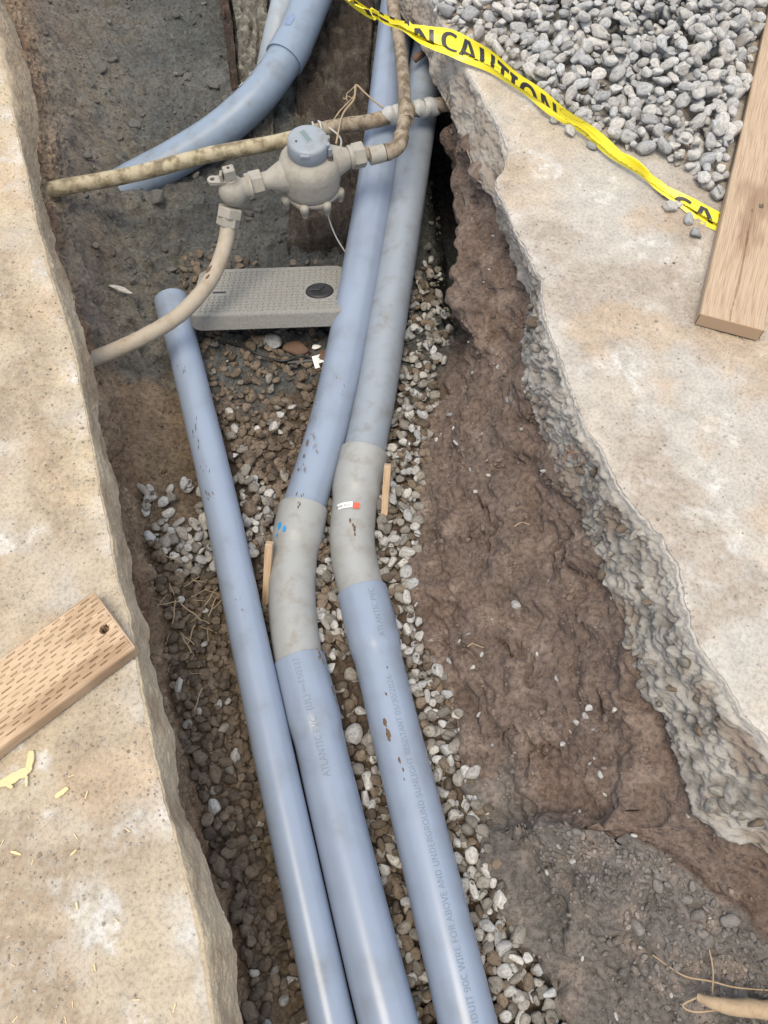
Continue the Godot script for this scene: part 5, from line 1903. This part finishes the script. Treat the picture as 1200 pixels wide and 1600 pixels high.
func plank_gap(x: float, z: float) -> float:
	var mid: Vector3 = (PLANK_RIGHT[0] + PLANK_RIGHT[1]) * 0.5
	var al: Vector3 = PLANK_RIGHT[2] - PLANK_RIGHT[0]
	var d2 := Vector2(al.x, al.z).normalized()
	var rel := Vector2(x - mid.x, z - mid.z)
	if rel.dot(d2) < -0.03 or rel.dot(d2) > 1.55:
		return 9.0
	return absf(rel.cross(d2))

# ------------------------------------------------------------------ caution tape
func build_tape() -> void:
	var t := thing("caution_tape", "yellow caution tape with black lettering, strung across the broken pavement edge", "tape")
	var up := smooth_path_n(TAPE_UPPER, 14)
	var lo := smooth_path_n(TAPE_LOWER, 14)
	var rows := up.size()
	var full := 0.076
	var arc := PackedFloat32Array()
	var s := 0.0
	for i in rows:
		if i > 0:
			s += ((up[i] + lo[i]) * 0.5).distance_to((up[i - 1] + lo[i - 1]) * 0.5)
		arc.append(s)
	# a cross section: the tape is pleated where it shows narrower than it is
	var sect := func(i: int, v: float) -> Vector3:
		var a := up[i]
		var b := lo[i]
		var w := minf(a.distance_to(b), full)
		var hid := full - w
		var nrm := (b - a).cross(up[mini(i + 1, rows - 1)] - up[maxi(i - 1, 0)]).normalized()
		if nrm.y < 0.0: nrm = -nrm
		var f1 := 0.70 * w
		var sag := 0.0025 * sin(v / full * 7.0 + arc[i] * 19.0) + 0.003 * sin(arc[i] * 34.0 + v * 20.0)
		var f := 0.0
		var dep := 0.0
		if v <= f1:
			f = v
		elif v <= f1 + hid * 0.5:
			f = f1 - (v - f1)
			dep = -0.003
		elif v <= f1 + hid:
			f = f1 - hid * 0.5 + (v - f1 - hid * 0.5)
			dep = -0.006
		else:
			f = v - hid
			dep = -0.004
		return a.lerp(b, clampf(f / maxf(w, 0.001), -0.3, 1.0)) + nrm * (dep * clampf(hid / 0.01, 0.0, 1.0) + sag * clampf(w / 0.04, 0.2, 1.0))
	var vv := PackedVector3Array()
	var cols := 39
	for i in rows:
		for c in cols:
			vv.append(sect.call(i, full * c / (cols - 1)))
	var n := grid_normals(vv, rows, cols, 1.0)
	for i in n.size():
		if n[i].y < 0.0: n[i] = -n[i]
	part("ribbon", mesh_of(vv, n, oriented(vv, n, grid_index(rows, cols, false))), M.tape, t)
	for spec in [[0.085, "CAUTION"], [0.515, "CAUTION"], [1.315, "CAUTION"]]:
		var s0: float = tape_start(arc, up, spec[0])
		var put := func(x: float, y: float) -> Vector3:
			var ss: float = s0 + x * 1.35
			var i := 0
			while i < rows - 2 and arc[i + 1] < ss: i += 1
			var f := clampf((ss - arc[i]) / maxf(arc[i + 1] - arc[i], 0.0001), 0.0, 1.0)
			var v := clampf(0.036 - y, 0.0, full)
			var p0: Vector3 = sect.call(i, v)
			var p1: Vector3 = sect.call(i + 1, v)
			var p := p0.lerp(p1, f)
			return p + (Vector3(0, 1.38, 0.2) - p).normalized() * 0.0 + Vector3(0, 0.0011, 0.0006)
		part("lettering", lettering(spec[1], 0.050, "Droid Sans", true, put, 0.005), M.ink, t)

func tape_start(arc: PackedFloat32Array, _up: PackedVector3Array, off: float) -> float:
	return off - 0.185 + TAPE_FIRST

const TAPE_FIRST := 0.0

func smooth_path_n(c: Array, n: int) -> PackedVector3Array:
	var out := PackedVector3Array()
	for i in c.size() - 1:
		var p1: Vector3 = c[i]
		var p2: Vector3 = c[i + 1]
		var p0: Vector3 = c[i - 1] if i > 0 else p1 * 2.0 - p2
		var p3: Vector3 = c[i + 2] if i + 2 < c.size() else p2 * 2.0 - p1
		for k in n:
			out.append(p1.cubic_interpolate(p2, p0, p3, float(k) / n))
	out.append(c[c.size() - 1])
	return out

# ------------------------------------------------------------------ small things
func floor_at(x: float, z: float) -> float:
	return floor_grid[clampi(int((z - floor_z0) / floor_cell), 0, floor_h - 1) * floor_w + clampi(int((x - floor_x0) / floor_cell), 0, floor_w - 1)]

func rock(label: String, p: Vector3, size: Vector3, mat: Material, k: int, group := "", called := "rock", turn := Vector3.ZERO) -> void:
	var o := part(called, stone_meshes[k % 12], mat, self, Transform3D(Basis.from_euler(turn) * Basis.from_scale(size), p))
	tag(o, label, "stone", group)

func sliver(ln: float, wd: float, th: float) -> ArrayMesh:
	# a torn splinter of wood: ragged ends, uneven width
	var st := SurfaceTool.new()
	st.begin(Mesh.PRIMITIVE_TRIANGLES)
	var n := 7
	var tops: Array = []
	for i in n:
		var x := -ln / 2 + ln * i / (n - 1)
		var w := wd * (0.7 + 0.3 * rng.randf()) * (0.55 if i == 0 or i == n - 1 else 1.0)
		var o := wd * rng.randf_range(-0.07, 0.07)
		tops.append([Vector3(x, th + 0.3 * th * rng.randf(), o - w / 2), Vector3(x, th + 0.3 * th * rng.randf(), o + w / 2), Vector3(x, 0, o - w / 2), Vector3(x, 0, o + w / 2)])
	for i in n - 1:
		var a: Array = tops[i]
		var b: Array = tops[i + 1]
		for q in [[a[0], a[1], b[1], b[0]], [a[1], a[3], b[3], b[1]], [a[2], a[0], b[0], b[2]], [a[3], a[2], b[2], b[3]]]:
			st.set_smooth_group(-1)
			for w2 in [0, 1, 2, 0, 2, 3]: st.add_vertex(q[w2])
	for e in [0, n - 1]:
		var a: Array = tops[e]
		for w2 in [0, 1, 3, 0, 3, 2]: st.add_vertex(a[w2])
	st.generate_normals()
	return st.commit()

func build_small_things() -> void:
	# stones that rolled off the heap
	var sizes := [0.030, 0.038, 0.030, 0.030, 0.034, 0.030, 0.034, 0.036, 0.040]
	var stray_labels := ["small stray stone peeping from under the tape below the heap", "whitish stray stone lying clear below the tape", "squarish stray stone pressed against the lower edge of the tape",
		"stray stone under the slack tape near the long plank", "rounded stray stone between the tape and the two oval ones", "pale upright stray stone close to the tape end", "long flat grey stray stone on the pavement by the long plank", "smooth oval grey stray stone lying apart by the long plank", "pale bluish stone squeezed between heap, tape end and plank"]
	for i in STRAY.size():
		var p: Vector3 = STRAY[i]
		rock(stray_labels[i], p + Vector3(0, sizes[i] * 0.30, 0), Vector3.ONE * sizes[i], stone_tones[(i * 5 + 2) % 18], i * 3 + 1, "stray stones by the tape" if i < 8 else "", "stray_stone", Vector3(0.2, i * 1.3, 0.1))
	# in the trench
	var ws: Vector3 = WHITE_STONE[0]
	ws.y = floor_at(ws.x, ws.z) + 0.008
	rock("pointed pale stone lying alone on the grey dirt near the hose", ws, Vector3(0.070, 0.022, 0.024), stone_tones[4], 5, "", "pale_stone", Vector3(0, -0.35, 0))
	rock("chunk of orange brown rock stuck under the pavement edge beside the riser pipe", BROWN_ROCK[0], Vector3(0.055, 0.07, 0.05), M.orange_rock, 2, "", "brown_rock", Vector3(0.4, 0.7, 0.3))
	var lr := [["grey rounded cobble under the tilted lid", 0.062, stone_tones[1]], ["reddish brown clod under the tilted lid", 0.070, M.orange_rock], ["small white stone under the tilted lid, beside the clod", 0.028, M.white], ["dark muddy cobble under the tilted lid", 0.05, M.muddy[2]], ["brown lump beside the white cable tag", 0.045, M.orange_rock]]
	for i in LID_ROCKS.size():
		var p: Vector3 = LID_ROCKS[i]
		var s: float = lr[i][1]
		p.y = floor_at(p.x, p.z) + s * 0.2
		rock(lr[i][0], p, Vector3(s, s * 0.8, s), lr[i][2], i * 2 + 3)
	# cable with its white tag
	var t := thing("tag_cable", "thin black cable with a white paper tag below the tilted lid", "cable")
	var pts: Array = []
	for q in CABLE:
		var p: Vector3 = q
		p.y = floor_at(p.x, p.z) + 0.010
		pts.append(p)
	part("cable", tube(smooth_path(pts, 0.01), steps([[0.0, 0.0035], [9.0, 0.0035]]), 8), M.dark, t)
	var e: Vector3 = pts[pts.size() - 1]
	part("splice", tube(PackedVector3Array([e + Vector3(-0.075, 0.004, 0.006), e + Vector3(-0.05, 0.005, 0.005), e + Vector3(-0.02, 0.006, 0.002), e + Vector3(0, 0.006, 0)]), steps([[0.0, 0.006], [0.02, 0.010], [9.0, 0.009]]), 12), M.dark, t)
	var tg := part("paper_tag", bevel_box(Vector3(0.045, 0.001, 0.026), 0.0003), M.white, t, Transform3D(Basis.from_euler(Vector3(0.25, 0.35, 0.1)), e + Vector3(0.030, 0.014, -0.006)))
	part("paper_tag", bevel_box(Vector3(0.014, 0.001, 0.040), 0.0003), M.white, t, Transform3D(Basis.from_euler(Vector3(0.2, 0.3, 0.1)), e + Vector3(0.008, 0.016, 0.012)))
	var put := func(x: float, y: float) -> Vector3:
		return Vector3(x - 0.016, 0.0009, -y)
	part("tag_print", lettering("7236", 0.011, "Droid Sans", true, put, 0.05), M.ink, tg)
	# wire under the meter
	var mw := part("thin_wire", tube(smooth_path(METER_WIRE, 0.01), steps([[0.0, 0.0022], [9.0, 0.0022]]), 8), M.galvanised, self)
	tag(mw, "thin grey wire hanging from the underside of the water meter", "wire")
	# twigs on the yellow pipe
	var tw := thing("dry_twig", "tangled dry rootlet caught on the bare end of the yellow pipe", "twig")
	part("stem", tube(smooth_path(TWIG, 0.008), steps([[0.0, 0.0028], [9.0, 0.0018]]), 8, true, true, 0.001), M.straw, tw)
	part("stem", tube(smooth_path(TWIG_B, 0.008), steps([[0.0, 0.0022], [9.0, 0.0018]]), 8, true, true, 0.001), M.straw, tw)
	for k in 2:
		var b0: Vector3 = TWIG[2 + k % 3]
		var q: Array = [b0]
		for j in 3:
			b0 += Vector3(rng.randf_range(-0.03, 0.01), rng.randf_range(-0.01, 0.012), rng.randf_range(-0.01, 0.03))
			q.append(b0)
		part("stem", tube(smooth_path(q, 0.008), steps([[0.0, 0.0014], [9.0, 0.001]]), 6), M.straw, tw)
	# roots in the clay at the near right
	var rt := thing("cut_root", "thick pale cut root sticking out of the grey clay", "root")
	part("root", tube(smooth_path(ROOT, 0.01), steps([[0.0, 0.006], [0.03, 0.011], [0.08, 0.015], [9.0, 0.014]]), 14, true, true, 0.003), M.root, rt)
	var r0: Vector3 = ROOT[0]
	part("root_fibre", tube(smooth_path([r0, r0 + Vector3(-0.03, 0.004, 0.012), r0 + Vector3(-0.012, 0.003, 0.022), r0 + Vector3(0.03, 0.0, 0.02)], 0.006), steps([[0.0, 0.0018], [9.0, 0.0014]]), 6), M.root, rt)
	rt = thing("rootlet", "long thin rootlet trailing over the grey clay above the cut root", "root")
	part("fibre", tube(smooth_path(ROOTLET, 0.01), steps([[0.0, 0.0016], [9.0, 0.0022]]), 6, true, true, 0.0008), M.root, rt)
	r0 = ROOTLET[3]
	part("fibre", tube(smooth_path([r0 + Vector3(0.0, 0.0, 0.02), r0 + Vector3(0.006, 0.006, -0.02), r0 + Vector3(0.002, 0.012, -0.06)], 0.008), steps([[0.0, 0.0015], [9.0, 0.001]]), 6), M.root, rt)
	for i in ROOT_BITS.size():
		var c: Vector3 = ROOT_BITS[i]
		var pts2: Array = []
		for k in 4:
			pts2.append(c + Vector3(-0.018 + 0.012 * k, 0.004 + 0.006 * sin(k * 2.0 + i), 0.006 * cos(k * 1.6 + i)))
		var rb := part("root_bit", tube(smooth_path(pts2, 0.004), steps([[0.0, 0.0018], [9.0, 0.0024]]), 8, true, true, 0.001), M.root, self)
		tag(rb, ["short pale bent root bit halfway up the brown clay wall", "pale broken root bit low on the brown clay wall", "pale root bit just under the grey rubble face"][i], "root")
	var tf := thing("root_tuft", "tuft of reddish brown root fibres hanging from the rubble face", "roots", TUFT[0])
	for k in 16:
		var q := Vector3(rng.randf_range(-0.03, 0.03), 0.01 + rng.randf_range(-0.03, 0.03), rng.randf_range(-0.05, 0.05))
		part("fibre", tube(smooth_path([q, q + Vector3(rng.randf_range(-0.02, 0.01), -0.01, rng.randf_range(-0.02, 0.02)), q + Vector3(rng.randf_range(-0.03, 0.01), -0.028, rng.randf_range(-0.03, 0.03))], 0.006), steps([[0.0, 0.0013], [9.0, 0.0008]]), 6), M.red_root, tf)
	# wood chips by the incised board
	for i in CHIPS.size():
		var big := i in [0, 1, 3]
		var ln := [0.05, 0.036, 0.026, 0.024, 0.018, 0.018, 0.012, 0.012][i] as float
		var lab: String = ["largest torn yellow wood chip, half tucked under the incised board", "flat torn yellow wood chip next to the largest one", "ragged yellow wood chip at the frayed end of the largest one", "lone yellow wood chip with a notched end lying apart", "small yellow wood chip between the largest and the lone one", "slim forked wood splinter on the tan pavement", "tiny wood splinter on bare tan pavement", "tiny wood splinter beside a grey stain on the tan pavement"][i]
		var o := part("wood_chip", sliver(ln, ln * (0.36 if big else 0.26), 0.003), M.chip, self, Transform3D(Basis(Vector3.UP, i * 1.1 + 0.5), CHIPS[i] + Vector3(0, -0.006 if i < 5 else -0.002, 0)))
		tag(o, lab, "wood chip", "wood chips by the incised board" if i in [0, 1, 2, 4] else "loose wood chips on the pavement")
	# splinters scattered on the tan pavement: too many and too small to count
	var spl := MultiMesh.new()
	spl.transform_format = MultiMesh.TRANSFORM_3D
	spl.mesh = sliver(0.010, 0.0016, 0.0008)
	spl.instance_count = 55
	for i in 55:
		var z := rng.randf_range(-0.25, 0.2)
		var x := at_z(LEFT_TOP, z) - 0.03 - 0.4 * pow(rng.randf(), 0.7)
		spl.set_instance_transform(i, Transform3D(Basis(Vector3.UP, rng.randf() * TAU).scaled(Vector3.ONE * rng.randf_range(0.5, 1.3)), Vector3(x, 0.004, z)))
	var so := MultiMeshInstance3D.new()
	so.name = "wood_splinters"
	so.multimesh = spl
	so.material_override = M.chip
	add_child(so, true)
	tag(so, "tiny yellow wood splinters strewn over the tan pavement", "splinters", "", "stuff")
	# straw in the muddy gravel left of the slim conduit
	var sm := MultiMesh.new()
	sm.transform_format = MultiMesh.TRANSFORM_3D
	var sp := [Vector3(-0.030, 0, 0), Vector3(-0.01, 0.001, 0.001), Vector3(0.012, 0.002, -0.001), Vector3(0.030, 0.001, 0.001)]
	sm.mesh = tube(smooth_path(sp, 0.01), steps([[0.0, 0.0016], [9.0, 0.0012]]), 6)
	sm.instance_count = 30
	for i in 30:
		var c := Vector3(-0.47, 0, -0.62) + Vector3(rng.randfn() * 0.045, 0, rng.randfn() * 0.09)
		c.y = floor_at(c.x, c.z) + rng.randf_range(0.022, 0.034)
		sm.set_instance_transform(i, Transform3D(Basis.from_euler(Vector3(0, rng.randf() * TAU, rng.randf_range(-0.35, 0.35))).scaled(Vector3.ONE * rng.randf_range(0.4, 1.1)), c))
	var sg := MultiMeshInstance3D.new()
	sg.name = "straw"
	sg.multimesh = sm
	sg.material_override = M.straw
	add_child(sg, true)
	tag(sg, "dry straw bits on the muddy gravel left of the slim conduit", "straw", "", "stuff")
	# clods on the grey dirt
	for i in CLODS.size():
		var p: Vector3 = CLODS[i]
		p.y = floor_at(p.x, p.z) + 0.004
		var s := rng.randf_range(0.035, 0.075)
		rock("grey clod of dirt lying on the grey dirt slope at the far end", p, Vector3(s, s * 0.7, s), M.clod, i + 4, "clods on the grey dirt", "clod", Vector3(0.3, i, 0.2))
	# crumbs of earth over floor and dirt
	var cm := MultiMesh.new()
	cm.transform_format = MultiMesh.TRANSFORM_3D
	cm.use_colors = true
	cm.mesh = stone_meshes[7]
	var spots: Array = []
	for i in 9000:
		var z := rng.randf_range(-2.9, 0.4)
		var x := rng.randf_range(at_z(LEFT_FOOT, z) + 0.01, at_z(RIGHT_FOOT, z) - 0.01)
		if rng.randf() < (0.25 if z > -1.0 else 0.8):
			spots.append(Vector3(x, floor_at(x, z), z))
	cm.instance_count = spots.size()
	for i in spots.size():
		var p: Vector3 = spots[i]
		var s := rng.randf_range(0.003, 0.009) * (1.0 if rng.randf() < 0.93 else 2.2 if p.z > -1.5 else rng.randf_range(2.0, 4.0))
		cm.set_instance_transform(i, Transform3D(random_turn(1.0).scaled(Vector3.ONE * s), p + Vector3(0, s * 0.2, 0)))
		var l := rng.randf_range(0.07, 0.15)
		cm.set_instance_color(i, Color(l * 1.05, l, l * 0.92) if p.z + 0.22 * fbm(Vector3(p.x, p.y + 7.0, p.z), 5.0) < -1.28 else Color(l * 1.35, l * 0.98, l * 0.72))
	var co := MultiMeshInstance3D.new()
	co.name = "earth_crumbs"
	co.multimesh = cm
	co.material_override = M.stone
	add_child(co, true)
	tag(co, "small crumbs of earth strewn over the trench floor", "earth", "", "stuff")
